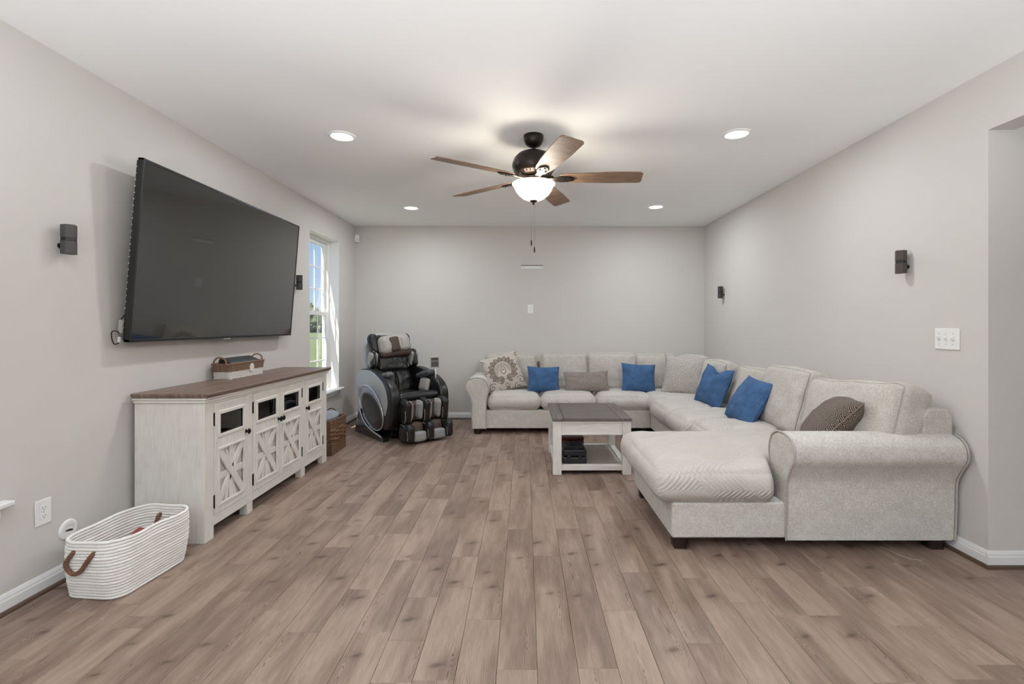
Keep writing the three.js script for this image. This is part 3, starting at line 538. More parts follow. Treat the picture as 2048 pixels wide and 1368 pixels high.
// ------------------------------------------------------------------ media console. Local x runs away from the camera, z out from the wall.
{
  const t = thing('media_console', 'long distressed white farmhouse media cabinet with brown top and four cross-braced doors under the television', 'cabinet', [-2.055, 0, -3.6465], Math.PI / 2);
  const X0 = -0.8585, X1 = 0.8585, ZF = 0.205, ZBk = -0.205, P = M.paint;
  part('tabletop', muv(merge([bb(X0 - 0.022, X1 + 0.022, 0.845, 0.861, ZBk, ZF + 0.030, 0.006, 2), bb(X0 - 0.028, X1 + 0.028, 0.855, 0.873, ZBk, ZF + 0.036, 0.007, 3)]), 'x'), M.topBrown, t);
  part('crown_moulding', muv(merge([bb(X0 - 0.016, X1 + 0.016, 0.832, 0.846, ZBk + 0.002, ZF + 0.020, 0.004, 2), bb(X0 - 0.008, X1 + 0.008, 0.815, 0.833, ZBk + 0.002, ZF + 0.010, 0.003)]), 'x'), P, t);
  part('side_panel', muv(bb(X0 + 0.004, X0 + 0.024, 0.0, 0.82, ZBk + 0.003, ZF - 0.04, 0.001)), P, t);
  part('side_panel', muv(bb(X1 - 0.024, X1 - 0.004, 0.0, 0.82, ZBk + 0.003, ZF - 0.04, 0.001)), P, t);
  part('corner_post', muv(bb(X0, X0 + 0.083, 0, 0.816, ZF - 0.045, ZF + 0.002, 0.003)), P, t);
  part('corner_post', muv(bb(X1 - 0.085, X1, 0, 0.816, ZF - 0.045, ZF + 0.002, 0.003)), P, t);
  const mull = [[-0.4225, -0.3625], [0.3595, 0.4195]];
  for (const [a, b] of mull) { part('divider', muv(bb(a, b, 0.132, 0.80, ZF - 0.029, ZF - 0.0005, 0.002)), P, t); part('foot', muv(bb(a - 0.002, b + 0.004, 0, 0.085, ZF - 0.055, ZF - 0.002, 0.003)), P, t); part('foot', muv(bb(a - 0.002, b + 0.004, 0, 0.085, ZBk + 0.005, ZBk + 0.055, 0.003)), P, t); }
  part('top_rail', muv(bb(X0 + 0.08, X1 - 0.08, 0.800, 0.816, ZF - 0.03, ZF, 0.001), 'x'), P, t);
  part('bottom_rail', muv(bb(X0 + 0.08, X1 - 0.08, 0.073, 0.132, ZF - 0.03, ZF, 0.002), 'x'), P, t);
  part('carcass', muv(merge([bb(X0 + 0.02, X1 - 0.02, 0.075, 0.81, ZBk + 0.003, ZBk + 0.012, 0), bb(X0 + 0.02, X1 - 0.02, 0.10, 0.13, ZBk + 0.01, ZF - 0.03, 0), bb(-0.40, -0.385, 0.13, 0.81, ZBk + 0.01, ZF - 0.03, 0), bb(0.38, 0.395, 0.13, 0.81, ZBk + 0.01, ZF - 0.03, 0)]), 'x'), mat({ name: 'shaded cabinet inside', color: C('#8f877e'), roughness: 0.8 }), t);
  part('shelf', muv(bb(X0 + 0.03, X1 - 0.03, 0.575, 0.593, ZBk + 0.012, ZF - 0.035, 0), 'x'), P, t);
  const darkGlass = phys({ name: 'smoky cabinet glass', color: C('#a89f98'), roughness: 0.02, transmission: 1, thickness: 0, ior: 1.5 });
  const mull4 = [[X0 + 0.0855, -0.4245, 1], [-0.3605, -0.0030, 1], [0.0, 0.3575, -1], [0.4215, X1 - 0.0875, -1]];   // knob side: 1 far end, -1 near end
  mull4.forEach(([a, b, ks]) => {
    const w = b - a, y0 = 0.134, y1 = 0.798, S = 0.038, z0 = ZF - 0.018, z1 = ZF + 0.002, cx = (a + b) / 2;
    const gy0 = 0.590, gy1 = 0.742, xy0 = 0.176, xy1 = 0.520;
    const d = part('door', muv(merge([bb(a, a + S, y0, y1, z0, z1, 0.0015), bb(b - S, b, y0, y1, z0, z1, 0.0015), bb(a + S, b - S, y0, xy0, z0, z1, 0.0015), bb(a + S, b - S, xy1, gy0, z0, z1, 0.0015), bb(a + S, b - S, gy1, y1, z0, z1, 0.0015)])), P, t);
    const fr = (ya, yb, q) => [bb(a + S - 0.004, b - S + 0.004, ya - 0.004, ya + q, z1 - 0.005, z1 + 0.006, 0.003, 2), bb(a + S - 0.004, b - S + 0.004, yb - q, yb + 0.004, z1 - 0.005, z1 + 0.006, 0.003, 2), bb(a + S - 0.004, a + S + q, ya + q, yb - q, z1 - 0.005, z1 + 0.006, 0.003, 2), bb(b - S - q, b - S + 0.004, ya + q, yb - q, z1 - 0.005, z1 + 0.006, 0.003, 2)];
    part('moulding', muv(merge([...fr(gy0, gy1, 0.016), ...fr(xy0, xy1, 0.012)]), 'x'), P, d);
    part('glass_pane', bb(a + S, b - S, gy0, gy1, z1 - 0.011, z1 - 0.008, 0), darkGlass, d);
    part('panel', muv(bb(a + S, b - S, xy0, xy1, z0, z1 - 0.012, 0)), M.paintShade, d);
    // battens: upright and level ones lie under the crossed braces
    const pw = w - 2 * S - 0.02, ph = xy1 - xy0 - 0.02, cy = (xy0 + xy1) / 2, ang = Math.atan2(ph, pw);
    const clipBar = (rot, wid, zc, th, half) => { // a brace cut to the panel's rectangle
      const hx = pw / 2 + 0.002, hy = ph / 2 + 0.002, dx = Math.cos(rot), dy = Math.sin(rot), nx = -dy, ny = dx; let poly = [[-1, -1], [1, -1], [1, 1], [-1, 1]].map(([p, q]) => [p * half * dx + q * wid / 2 * nx, p * half * dy + q * wid / 2 * ny]);
      for (const [ax, s, h] of [[0, 1, hx], [0, -1, hx], [1, 1, hy], [1, -1, hy]]) { const out = []; for (let i = 0; i < poly.length; i++) { const A = poly[i], B = poly[(i + 1) % poly.length], ia = A[ax] * s <= h, ib = B[ax] * s <= h; if (ia) out.push(A); if (ia !== ib) { const k = (h * s - A[ax]) / (B[ax] - A[ax]); out.push([A[0] + k * (B[0] - A[0]), A[1] + k * (B[1] - A[1])]); } } poly = out; }
      return muv(extrude(poly, th, { bevel: 0.0015, seg: 1 }).translate(cx, cy, zc));
    };
    const zb = z1 - 0.012;
    part('plank', clipBar(Math.PI / 2, 0.040, zb + 0.0055, 0.011, 0.3), P, d); part('plank', clipBar(0, 0.040, zb + 0.0038, 0.0076, 0.3), P, d);
    part('plank', clipBar(ang, 0.044, zb + 0.0055, 0.011, 0.3), P, d); part('plank', clipBar(-ang, 0.046, zb + 0.009, 0.013, 0.3), P, d);
    part('plank', clipBar(1.28, 0.020, zb + 0.003, 0.006, 0.3), P, d); part('plank', clipBar(-1.28, 0.020, zb + 0.0028, 0.0056, 0.3), P, d);
    const kx = ks > 0 ? b - 0.020 : a + 0.020;
    part('knob', lathe([[0.0001, 0.030], [0.009, 0.029], [0.0145, 0.024], [0.015, 0.019], [0.010, 0.014], [0.006, 0.010], [0.006, 0.004], [0.011, 0.001], [0.011, 0]].reverse(), 20).rotateX(Math.PI / 2).scale(1, 1.25, 1).translate(kx, 0.563, z1), M.knob, d);
    const hx = ks > 0 ? a - 0.002 : b + 0.002;
    for (const hy of [0.705, 0.215]) part('hinge', [bb(hx - 0.006, hx + 0.006, hy - 0.036, hy + 0.036, z1 - 0.004, z1 + 0.003, 0.002), cyl(0.003, 0.003, 0.082, hx, hy, z1 + 0.003, 8)], M.knob, d);
  });
  // dark shapes behind the panes
}
function innards(name, label, cat, geo, col) { const m = merge(geo); m.computeBoundingBox(); const c = m.boundingBox, at = [(c.min.x + c.max.x) / 2, c.min.y, (c.min.z + c.max.z) / 2]; m.translate(-at[0], -at[1], -at[2]); const o = part(name, m, mat({ name: 'black plastic', color: C(col), roughness: 0.5 }), scene); o.position.set(...at); tag(o, label, cat); return o; }
innards('media_box', 'black media box on the shelf behind the nearest glass pane of the cabinet', 'media player', [bb(-2.18, -1.92, 0.5935, 0.645, -3.13, -2.93, 0.006), cyl(0.02, 0.02, 0.02, -1.99, 0.655, -2.96, 16)], '#1d1c1c');
innards('game_controller', 'dark rounded device on the shelf behind the second glass pane of the cabinet', 'device', [bb(-2.12, -1.96, 0.5935, 0.64, -3.56, -3.42, 0.02, 3), flat(new THREE.SphereGeometry(0.035, 16, 12).translate(-2.02, 0.665, -3.47))], '#232120');
innards('router', 'dark flat box on the shelf behind the third glass pane of the cabinet', 'device', [bb(-2.12, -1.95, 0.5935, 0.625, -3.92, -3.76, 0.006), tube([[-1.98, 0.62, -3.80], [-1.97, 0.69, -3.84], [-1.96, 0.66, -3.90]], 0.004)], '#262422');

// ------------------------------------------------------------------ coffee table
{
  const t = thing('coffee_table', 'white wooden coffee table with a grey-brown plank top and open lower shelf', 'coffee table', [0.571, 0, -4.467], 0);
  const hx = 0.336, hz = 0.4085, P = M.paint, lx = 0.330, lz = 0.394, L = 0.072, y1 = 0.456;
  const B = 0.098, g = 0.0022, T0 = 0.457, T1 = 0.480, zc = 0.0;
  part('top_plank', muv(bb(-hx, -hx + B - g, T0, T1, -hz, hz, 0.003, 2), 'z'), M.topGrey, t); part('top_plank', muv(bb(hx - B + g, hx, T0, T1, -hz, hz, 0.003, 2), 'z', [0.3, 0.1]), M.topGrey, t);
  const zs = [-hz, -hz + B, zc + 0.0, hz - B, hz];
  for (let i = 0; i < 4; i++) part('top_plank', muv(bb(-hx + B + g / 2, hx - B - g / 2, T0, T1, zs[i] + g, zs[i + 1] - g, 0.002, 2), 'x', [0.17 * i, 0.4 * i]), M.topGrey, t);
  for (const sx of [-1, 1]) for (const sz of [-1, 1]) part('leg', muv(bb(sx * lx - (sx > 0 ? L : 0), sx * lx + (sx < 0 ? L : 0), 0, y1, sz * lz - (sz > 0 ? L : 0), sz * lz + (sz < 0 ? L : 0), 0.003)), P, t);
  for (const s of [-1, 1]) {
    part('apron', muv(bb(-lx + L, lx - L, 0.335, y1, s * (lz - 0.004) - (s > 0 ? 0.02 : 0), s * (lz - 0.004) + (s < 0 ? 0.02 : 0), 0.002), 'x'), P, t);
    part('side_apron', muv(bb(s * (lx - 0.006) - (s > 0 ? 0.02 : 0), s * (lx - 0.006) + (s < 0 ? 0.02 : 0), 0.365, y1, -lz + L, lz - L, 0.002), 'z'), P, t);
    part('shelf_rail', muv(bb(-lx + L, lx - L, 0.035, 0.078, s * (lz - 0.012) - (s > 0 ? 0.05 : 0), s * (lz - 0.012) + (s < 0 ? 0.05 : 0), 0.003), 'x'), P, t);
    part('shelf_rail', muv(bb(s * (lx - 0.010) - (s > 0 ? 0.05 : 0), s * (lx - 0.010) + (s < 0 ? 0.05 : 0), 0.035, 0.078, -lz + L, lz - L, 0.003), 'z'), P, t);
  }
  const fr = 0.018, f = part('drawer_front', muv(merge([bb(-lx + L + 0.004, lx - L - 0.004, 0.437, 0.452, lz - 0.006, lz + 0.001, 0.002), bb(-lx + L + 0.004, lx - L - 0.004, 0.339, 0.352, lz - 0.006, lz + 0.001, 0.002), bb(-lx + L + 0.004, -lx + L + 0.004 + fr, 0.352, 0.437, lz - 0.006, lz + 0.001, 0.002), bb(lx - L - 0.004 - fr, lx - L - 0.004, 0.352, 0.437, lz - 0.006, lz + 0.001, 0.002)]), 'x'), P, t); void f;
  part('shelf', muv(bb(-lx + 0.055, lx - 0.055, 0.052, 0.068, -lz + 0.055, lz - 0.055, 0.001), 'x'), mat({ name: 'greyed shelf paint', map: paintTex, color: C('#cfc7bd'), roughness: 0.55 }), t);
  part('lift_mechanism', [bb(0.0, 0.07, 0.345, 0.36, -0.30, -0.27, 0.003), bx(0.12, 0.012, 0.02, 0.01, 0.352, -0.25, 0.003).rotateZ(-0.05), bx(0.014, 0.03, 0.02, 0.072, 0.345, -0.26, 0.003)], mat({ name: 'black steel', color: C('#181818'), roughness: 0.5 }), t);
}
{
  const t = thing('hard_case', 'black hard plastic carrying case with raised chevron treads under the coffee table', 'case', [0.428, 0.068, -4.29], 0);
  const blk = mat({ name: 'black ribbed plastic', color: C('#1b1c1e'), roughness: 0.42 }), tread = mat({ name: 'dark grey tread', color: C('#34383c'), roughness: 0.4 });
  part('lower_shell', bb(-0.105, 0.108, 0, 0.066, -0.15, 0.15, 0.016, 3), blk, t);
  const lid = part('lid', bb(-0.104, 0.107, 0.069, 0.130, -0.149, 0.149, 0.018, 3), blk, t);
  const g = []; for (let i = 0; i < 4; i++) for (const s of [-1, 1]) g.push(bx(0.082, 0.014, 0.030, s * 0.042, 0.131, -0.105 + i * 0.068, 0.006, 2).translate(-s * 0.042, 0, 0.105 - i * 0.068).rotateY(s * 0.55).translate(s * 0.045, 0, -0.105 + i * 0.068));
  part('tread', g, tread, lid);
  part('latch', [bb(-0.06, -0.03, 0.045, 0.085, 0.146, 0.157, 0.003), bb(0.035, 0.065, 0.045, 0.085, 0.146, 0.157, 0.003)], blk, t);
}
{
  const t = thing('wooden_box', 'reddish brown wooden box behind the black case under the coffee table', 'box', [0.445, 0.068, -4.60], 0);
  const w = mat({ name: 'red-brown wood', map: grooveT, color: C('#d8795a'), roughness: 0.4 });
  part('box_body', muv(bb(-0.107, 0.107, 0, 0.125, -0.10, 0.10, 0.004), 'x'), w, t); part('box_lid', muv(bb(-0.110, 0.110, 0.127, 0.150, -0.103, 0.103, 0.005, 2), 'x'), w, t);
}

// ------------------------------------------------------------------ baskets
function ringPts(hw, hd, rc, n = 64) {                 // a rounded rectangle in x-z, counted evenly round the rim
  const out = [], a = hw - rc, b = hd - rc, per = 4 * (a + b) + TAU * rc;
  for (let i = 0; i < n; i++) {
    let s = i / n * per;
    const segs = [[2 * a, (q) => [-a + q, hd]], [TAU * rc / 4, (q) => { const t = q / rc; return [a + rc * Math.sin(t), b + rc * Math.cos(t)]; }], [2 * b, (q) => [hw, b - q]], [TAU * rc / 4, (q) => { const t = q / rc; return [a + rc * Math.cos(t), -b - rc * Math.sin(t)]; }],
      [2 * a, (q) => [a - q, -hd]], [TAU * rc / 4, (q) => { const t = q / rc; return [-a - rc * Math.sin(t), -b - rc * Math.cos(t)]; }], [2 * b, (q) => [-hw, -b + q]], [TAU * rc / 4, (q) => { const t = q / rc; return [-a - rc * Math.cos(t), b + rc * Math.sin(t)]; }]];
    for (const [len, f] of segs) { if (s <= len) { out.push(f(s)); break; } s -= len; }
    if (out.length <= i) out.push([-a, hd]);
  }
  return out;
}
function twistedRope(pts, r, strand, turns, { seg = 120 } = {}) {
  const c = new THREE.CatmullRomCurve3(pts.map((p) => V(...p))), fr = c.computeFrenetFrames(seg, false), g = [];
  for (let k = 0; k < 3; k++) {
    const q = []; for (let i = 0; i <= seg; i++) { const p = c.getPointAt(i / seg), a = TAU * (turns * i / seg + k / 3); q.push(p.addScaledVector(fr.normals[i], Math.cos(a) * r).addScaledVector(fr.binormals[i], Math.sin(a) * r)); }
    g.push(tube(q, strand, { seg: seg, rad: 7 }));
  }
  return g;
}
const ropeT = tex(128, 128, (u, v) => { const s = Math.sin((u * 20 + v * 6) * TAU) * 0.5 + 0.5; return mix([238, 236, 232], [254, 253, 251], s * 0.6 + 0.4 * noise(u * 60, v * 60, 91, 60, 60)); }, { repeat: [1, 1] });
const ropeB = tex(128, 128, (u, v) => 128 + 100 * Math.sin((u * 24 + v * 3) * TAU), { srgb: false });
{ // white coiled cotton basket near the camera
  const t = thing('rope_basket', 'white coiled rope basket with brown rope handles on the floor by the cabinet', 'basket', [-1.985, 0, -2.435], -0.10);
  const rope = mat({ name: 'white cotton rope', map: ropeT, bumpMap: ropeB, bumpScale: 0.0009, roughness: 0.95, color: C('#fdfcfa') }), brown = mat({ name: 'brown jute rope', color: C('#7c5a42'), roughness: 0.85 }), R = rng(5);
  const N = 19, coils = [];
  for (let i = 0; i < N; i++) {
    const f = i / (N - 1), y = 0.009 + f * 0.262, hw = 0.137 + 0.012 * f + 0.006 * Math.sin(f * 3) + 0.002 * (R() - 0.5), hd = 0.205 + 0.022 * f + 0.010 * Math.sin(f * 3.1) + 0.002 * (R() - 0.5), rc = 0.062 + 0.03 * f;
    const p = ringPts(hw, hd, rc, 44).map(([x, z]) => [x + 0.012 * f * (z < 0 ? 1 : 0) * -z * 4 + 0.003 * perlin.noise(x * 9, z * 9, i * 0.25), y + 0.012 * f * f * perlin.noise(x * 7 + 3, z * 7, 0.4) + 0.010 * f * (-z), z]);
    const g = tube(p, 0.0081, { seg: 110, rad: 7, closed: true }), u = g.attributes.uv; for (let k = 0; k < u.count; k++) u.setXY(k, u.getX(k) * 9, u.getY(k));
    coils.push(g);
  }
  part('coiled_wall', coils, rope, t);
  const floorR = []; for (let k = 0; k < 8; k++) floorR.push(tube(ringPts(0.126 - k * 0.0158, 0.20 - k * 0.0158, Math.max(0.075 - k * 0.008, 0.012), 30).map(([x, z]) => [x, 0.009, z]), 0.0081, { seg: 60, rad: 6, closed: true }));
  part('coiled_base', floorR, rope, t);
  const near = twistedRope([[-0.052, 0.232, 0.208], [-0.052, 0.230, 0.232], [-0.066, 0.208, 0.244], [-0.082, 0.178, 0.246], [-0.074, 0.150, 0.243], [-0.046, 0.132, 0.242], [-0.012, 0.146, 0.243], [0.016, 0.182, 0.244], [0.040, 0.216, 0.240], [0.049, 0.229, 0.230], [0.050, 0.230, 0.208]].map(([x, y, z]) => [x, y, z]), 0.0048, 0.0054, 9);
  part('handle', near, brown, t);
  const far = twistedRope([[-0.045, 0.225, -0.245], [-0.045, 0.224, -0.214], [-0.048, 0.20, -0.203], [-0.056, 0.16, -0.200], [-0.035, 0.125, -0.198], [0.0, 0.115, -0.197], [0.04, 0.135, -0.199], [0.062, 0.18, -0.202], [0.066, 0.222, -0.212], [0.066, 0.224, -0.245]], 0.0048, 0.0054, 9);
  part('handle', far, brown, t);
}
{
  const t = thing('red_pouch', 'red fabric bundle lying inside the white rope basket', 'cloth', [-1.955, 0.021, -2.46], 0.3);
  const g = cushion(0.16, 0.22, 0.15, { r: 0.06, crown: 0.03, wr: 0.014, fr: 14, seed: 3, seg: [20, 20, 10] }).rotateX(-Math.PI / 2).translate(0, 0.090, 0);
  part('bundle', g, mat({ name: 'red cloth', color: C('#93403d'), roughness: 0.9 }), t);
}
// woven box: rows of wavy strands round upright stakes
function wovenRows(hw, hd, rc, rows, rad, stakes, amp, { taper = 0, squash = 1, seg = 0, jitter = 0.0006, sd = 1 } = {}) {
  const out = [], R = rng(sd);
  rows.forEach((y, i) => {
    const k = 1 + taper * y, base = ringPts(hw * k, hd * k, rc, stakes * 4), n = base.length;
    const p = base.map(([x, z], j) => { const a = (j / 4 + (i % 2) * 1) * Math.PI, o = Math.cos(a) * amp, l = Math.hypot(x, z), [bx0, bz0] = base[(j + n - 1) % n], [bx1, bz1] = base[(j + 1) % n], tx = bx1 - bx0, tz = bz1 - bz0, tl = Math.hypot(tx, tz); void l; return [x - tz / tl * o * -1 * -1, y + jitter * (R() - 0.5), z + tx / tl * o]; });
    out.push(tube(p, rad, { seg: seg || stakes * 8, rad: 5, closed: true }));
  });
  return out;
}
const range = (n, a, s) => Array.from({ length: n }, (_, i) => a + i * s);
const wickT = tex(256, 64, (u, v) => mix([178, 146, 118], [104, 80, 62], clamp(fbm(u * 60, v * 4, 95, 3, 60, 4) * 1.1)), { repeat: [6, 1] });
{ // small two-tone tray basket on the cabinet
  const t = thing('wicker_basket', 'two-tone wicker basket, brown above and white below, with loop handles on the cabinet top', 'basket', [-2.186, 0.8735, -3.70], 0);
  const br = mat({ name: 'brown wicker', map: wickT, roughness: 0.7 }), wh = mat({ name: 'white wicker', color: C('#e6e1da'), roughness: 0.75 });
  const hw = 0.066, hd = 0.215, rc = 0.03, tp = 0.9;
  part('white_weave', wovenRows(hw, hd, rc, range(8, 0.004, 0.0066), 0.0034, 26, 0.0022, { taper: tp, sd: 2 }), wh, t);
  part('brown_weave', wovenRows(hw, hd, rc, range(10, 0.0560, 0.0056), 0.0030, 26, 0.0022, { taper: tp, sd: 3 }), br, t);
  const st = (y0, y1, m, name) => part(name, ringPts(hw, hd, rc, 52).map(([x, z]) => cyl(0.0017, 0.0017, y1 - y0, x * (1 + tp * (y0 + y1) / 2), (y0 + y1) / 2, z * (1 + tp * (y0 + y1) / 2), 5)), m, t);
  st(0.0, 0.053, wh, 'white_stakes'); st(0.053, 0.108, br, 'brown_stakes');
  const kr = 1 + tp * 0.110, rim = ringPts(hw * kr, hd * kr, rc, 40).map(([x, z]) => V(x, 0.110, z)), rimPts = [...rim, rim[0]].map((p) => p.toArray());
  part('braided_rim', twistedRope(rimPts, 0.003, 0.0036, 40, { seg: 320 }), br, t);
  part('base', bb(-hw, hw, 0.0, 0.005, -hd, hd, 0.002), wh, t);
  for (const s of [1, -1]) part('handle', twistedRope([[-0.045, 0.104, s * hd * kr], [-0.042, 0.132, s * (hd * kr + 0.002)], [-0.018, 0.156, s * (hd * kr + 0.004)], [0.018, 0.156, s * (hd * kr + 0.004)], [0.042, 0.135, s * (hd * kr + 0.002)], [0.045, 0.104, s * hd * kr]], 0.0030, 0.0034, 7, { seg: 60 }), br, t);
  const tagGeo = lathe([[0.0001, 0.004], [0.026, 0.004], [0.029, 0.002], [0.029, 0]].reverse(), 32).rotateX(Math.PI / 2).rotateY(Math.PI / 2).scale(1, 1.15, 1).translate(hw * 1.055 + 0.006, 0.066, -0.035);
  part('round_tag', tagGeo, mat({ name: 'white enamel', color: C('#dcd8d2'), roughness: 0.5 }), t);
}
{
  const t = thing('soundbar', 'dark grey bar-shaped speaker lying tilted in the two-tone wicker basket', 'speaker', [-2.183, 0.962, -3.705], 0);
  const g = extrude([[-0.050, -0.012], [-0.046, -0.020], [0.040, -0.034], [0.048, -0.026], [0.046, 0.004], [0.036, 0.022], [-0.030, 0.050], [-0.046, 0.046], [-0.052, 0.030]], 0.37, { bevel: 0.006, seg: 3 });
  part('housing', g.translate(0, 0.012, 0), mat({ name: 'dark grey grille', color: C('#3b3d41'), roughness: 0.45, bumpMap: grille, bumpScale: 0.0004 }), t);
  part('end_cap', [-1, 1].map((s) => extrude([[-0.046, -0.010], [0.036, -0.026], [0.040, 0.0], [0.030, 0.016], [-0.030, 0.042], [-0.044, 0.030]], 0.008, { bevel: 0.002 }).translate(0, 0.012, s * 0.187)), mat({ name: 'black gloss', color: C('#0d0d0e'), roughness: 0.25 }), t);
}
{ // hyacinth basket on the floor at the cabinet's far end
  const t = thing('woven_basket', 'brown woven water hyacinth basket on the floor between the cabinet and the massage chair', 'basket', [-2.02, 0, -4.855], 0);
  const br = mat({ name: 'brown hyacinth', map: wickT, color: C('#e6dacb'), roughness: 0.75 }), hw = 0.15, hd = 0.190, rc = 0.018, tp = 0.10;
  part('fine_weave', [...wovenRows(hw, hd, rc, range(13, 0.006, 0.0098), 0.0056, 26, 0.003, { taper: tp, sd: 7 }), ...wovenRows(hw, hd, rc, range(8, 0.252, 0.0098), 0.0056, 26, 0.003, { taper: tp, sd: 8 })], br, t);
  part('chunky_weave', wovenRows(hw, hd, rc, range(6, 0.142, 0.0195), 0.0115, 13, 0.0075, { taper: tp, sd: 9 }), br, t);
  part('inner_lining', [bb(-hw + 0.012, hw - 0.012, 0.006, 0.012, -hd + 0.012, hd - 0.012, 0), bb(-hw - 0.002, -hw + 0.002, 0.006, 0.325, -hd, hd, 0), bb(hw - 0.002, hw + 0.002, 0.006, 0.325, -hd, hd, 0), bb(-hw, hw, 0.006, 0.325, -hd - 0.002, -hd + 0.002, 0), bb(-hw, hw, 0.006, 0.325, hd - 0.002, hd + 0.002, 0)], mat({ name: 'dark inner weave', color: C('#4a3626'), roughness: 0.9 }), t);
  const k = 1 + tp * 0.335, rim = ringPts(hw * k, hd * k, rc, 40).map(([x, z]) => [x, 0.334, z]); rim.push(rim[0]);
  part('rim', tube(rim, 0.007, { seg: 140, rad: 6 }), br, t);
  const wire = mat({ name: 'dark wire', color: C('#2a211c'), roughness: 0.5, metalness: 0.4 });
  for (const s of [1, -1]) part('handle', tube([[-0.055, 0.325, s * hd * k], [-0.05, 0.365, s * hd * k], [0, 0.395, s * (hd * k - 0.004)], [0.05, 0.365, s * hd * k], [0.055, 0.325, s * hd * k]], 0.0045, { seg: 40 }), wire, t);
}
{
  const knit = tex(256, 256, (u, v) => mix([120, 128, 138], [186, 190, 196], clamp(0.5 + 0.4 * Math.sin((u * 26 + Math.sin(v * TAU * 26) * 0.12) * TAU) * Math.cos(v * TAU * 26) + 0.35 * (noise(u * 80, v * 80, 97, 80, 80) - 0.5))), { repeat: [6, 6] });
  const t = thing('knit_blanket', 'pale blue-grey knitted blanket folded inside the tall brown woven basket', 'blanket', [-2.03, 0.20, -4.855], 0);
  const m = mat({ name: 'grey blue knit', map: knit, roughness: 0.95 });
  part('folded_layer', cushion(0.27, 0.34, 0.12, { r: 0.05, crown: 0.015, wr: 0.012, fr: 12, seed: 8, seg: [20, 20, 10] }).rotateX(-Math.PI / 2).translate(0, 0.06, 0), m, t);
  part('top_layer', cushion(0.24, 0.29, 0.07, { r: 0.035, crown: 0.035, wr: 0.014, fr: 14, seed: 12, seg: [22, 22, 8] }).rotateX(-Math.PI / 2).rotateZ(0.12).translate(-0.005, 0.128, -0.01), m, t);
}

// ------------------------------------------------------------------ sectional sofa
const linT = tex(512, 512, (u, v) => { const a = noise(u * 190, v * 46, 101, 190, 46), b = noise(u * 46, v * 190, 102, 46, 190), f = noise(u * 256, v * 256, 103, 256, 256), l = fbm(u * 9, v * 9, 104, 3, 9, 9); return mix([184, 179, 172], [242, 239, 234], clamp(0.12 + 0.42 * a + 0.42 * b + 0.30 * (f - 0.5) + 0.25 * (l - 0.5))); }, { repeat: [2.6, 2.6] });
const linB = tex(256, 256, (u, v) => 128 + 110 * (0.5 * noise(u * 95, v * 24, 105, 95, 24) + 0.5 * noise(u * 24, v * 95, 106, 24, 95) - 0.5), { srgb: false, repeat: [5.2, 5.2] });
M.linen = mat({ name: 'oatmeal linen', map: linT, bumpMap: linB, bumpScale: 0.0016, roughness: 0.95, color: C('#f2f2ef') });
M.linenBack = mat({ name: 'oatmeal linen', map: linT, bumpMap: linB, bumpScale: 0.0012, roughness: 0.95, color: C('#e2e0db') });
M.welt = mat({ name: 'linen welt', map: linT, roughness: 0.95, color: C('#d2d0cb') });
// stretch slipcover: ribs that turn in slanting blocks
const ribF = (u, v) => {
  const X = u * 3, Y = v * 3, cx = Math.floor(X), cy = Math.floor(Y), fx = X - cx, fy = Y - cy, up = fx + fy > 1, q = (cx + cy * 2 + (up ? 1 : 0)) % 4;
  const d = q === 0 ? (X + Y) : q === 1 ? (X - Y) : q === 2 ? (X * 0.94 + Y * 0.94 + 0.2) : (Y - X);
  const s = Math.sin(d * TAU * 9), on = ((cx * 3 + cy * 5 + (up ? 2 : 0)) % 7) < 5 ? 1 : 0.25;
  return [s, on];
};
const ribB = tex(1024, 1024, (u, v) => { const [s, on] = ribF(u, v); return 128 + 100 * on * s + 16 * (noise(u * 256, v * 256, 111, 256, 256) - 0.5); }, { srgb: false, repeat: [1.25, 1.25] });
const ribC = tex(512, 512, (u, v) => mix([214, 208, 200], [238, 234, 228], clamp(0.35 + 0.5 * noise(u * 200, v * 200, 112, 200, 200) + 0.3 * (fbm(u * 6, v * 6, 113, 3, 6, 6) - 0.4))), { repeat: [1.25, 1.25] });
M.rib = mat({ name: 'ribbed slipcover', map: ribC, bumpMap: ribB, bumpScale: 0.0036, roughness: 0.95, color: C('#dedddb') });
M.foot = mat({ name: 'espresso wood foot', color: C('#2c1f19'), roughness: 0.45 });
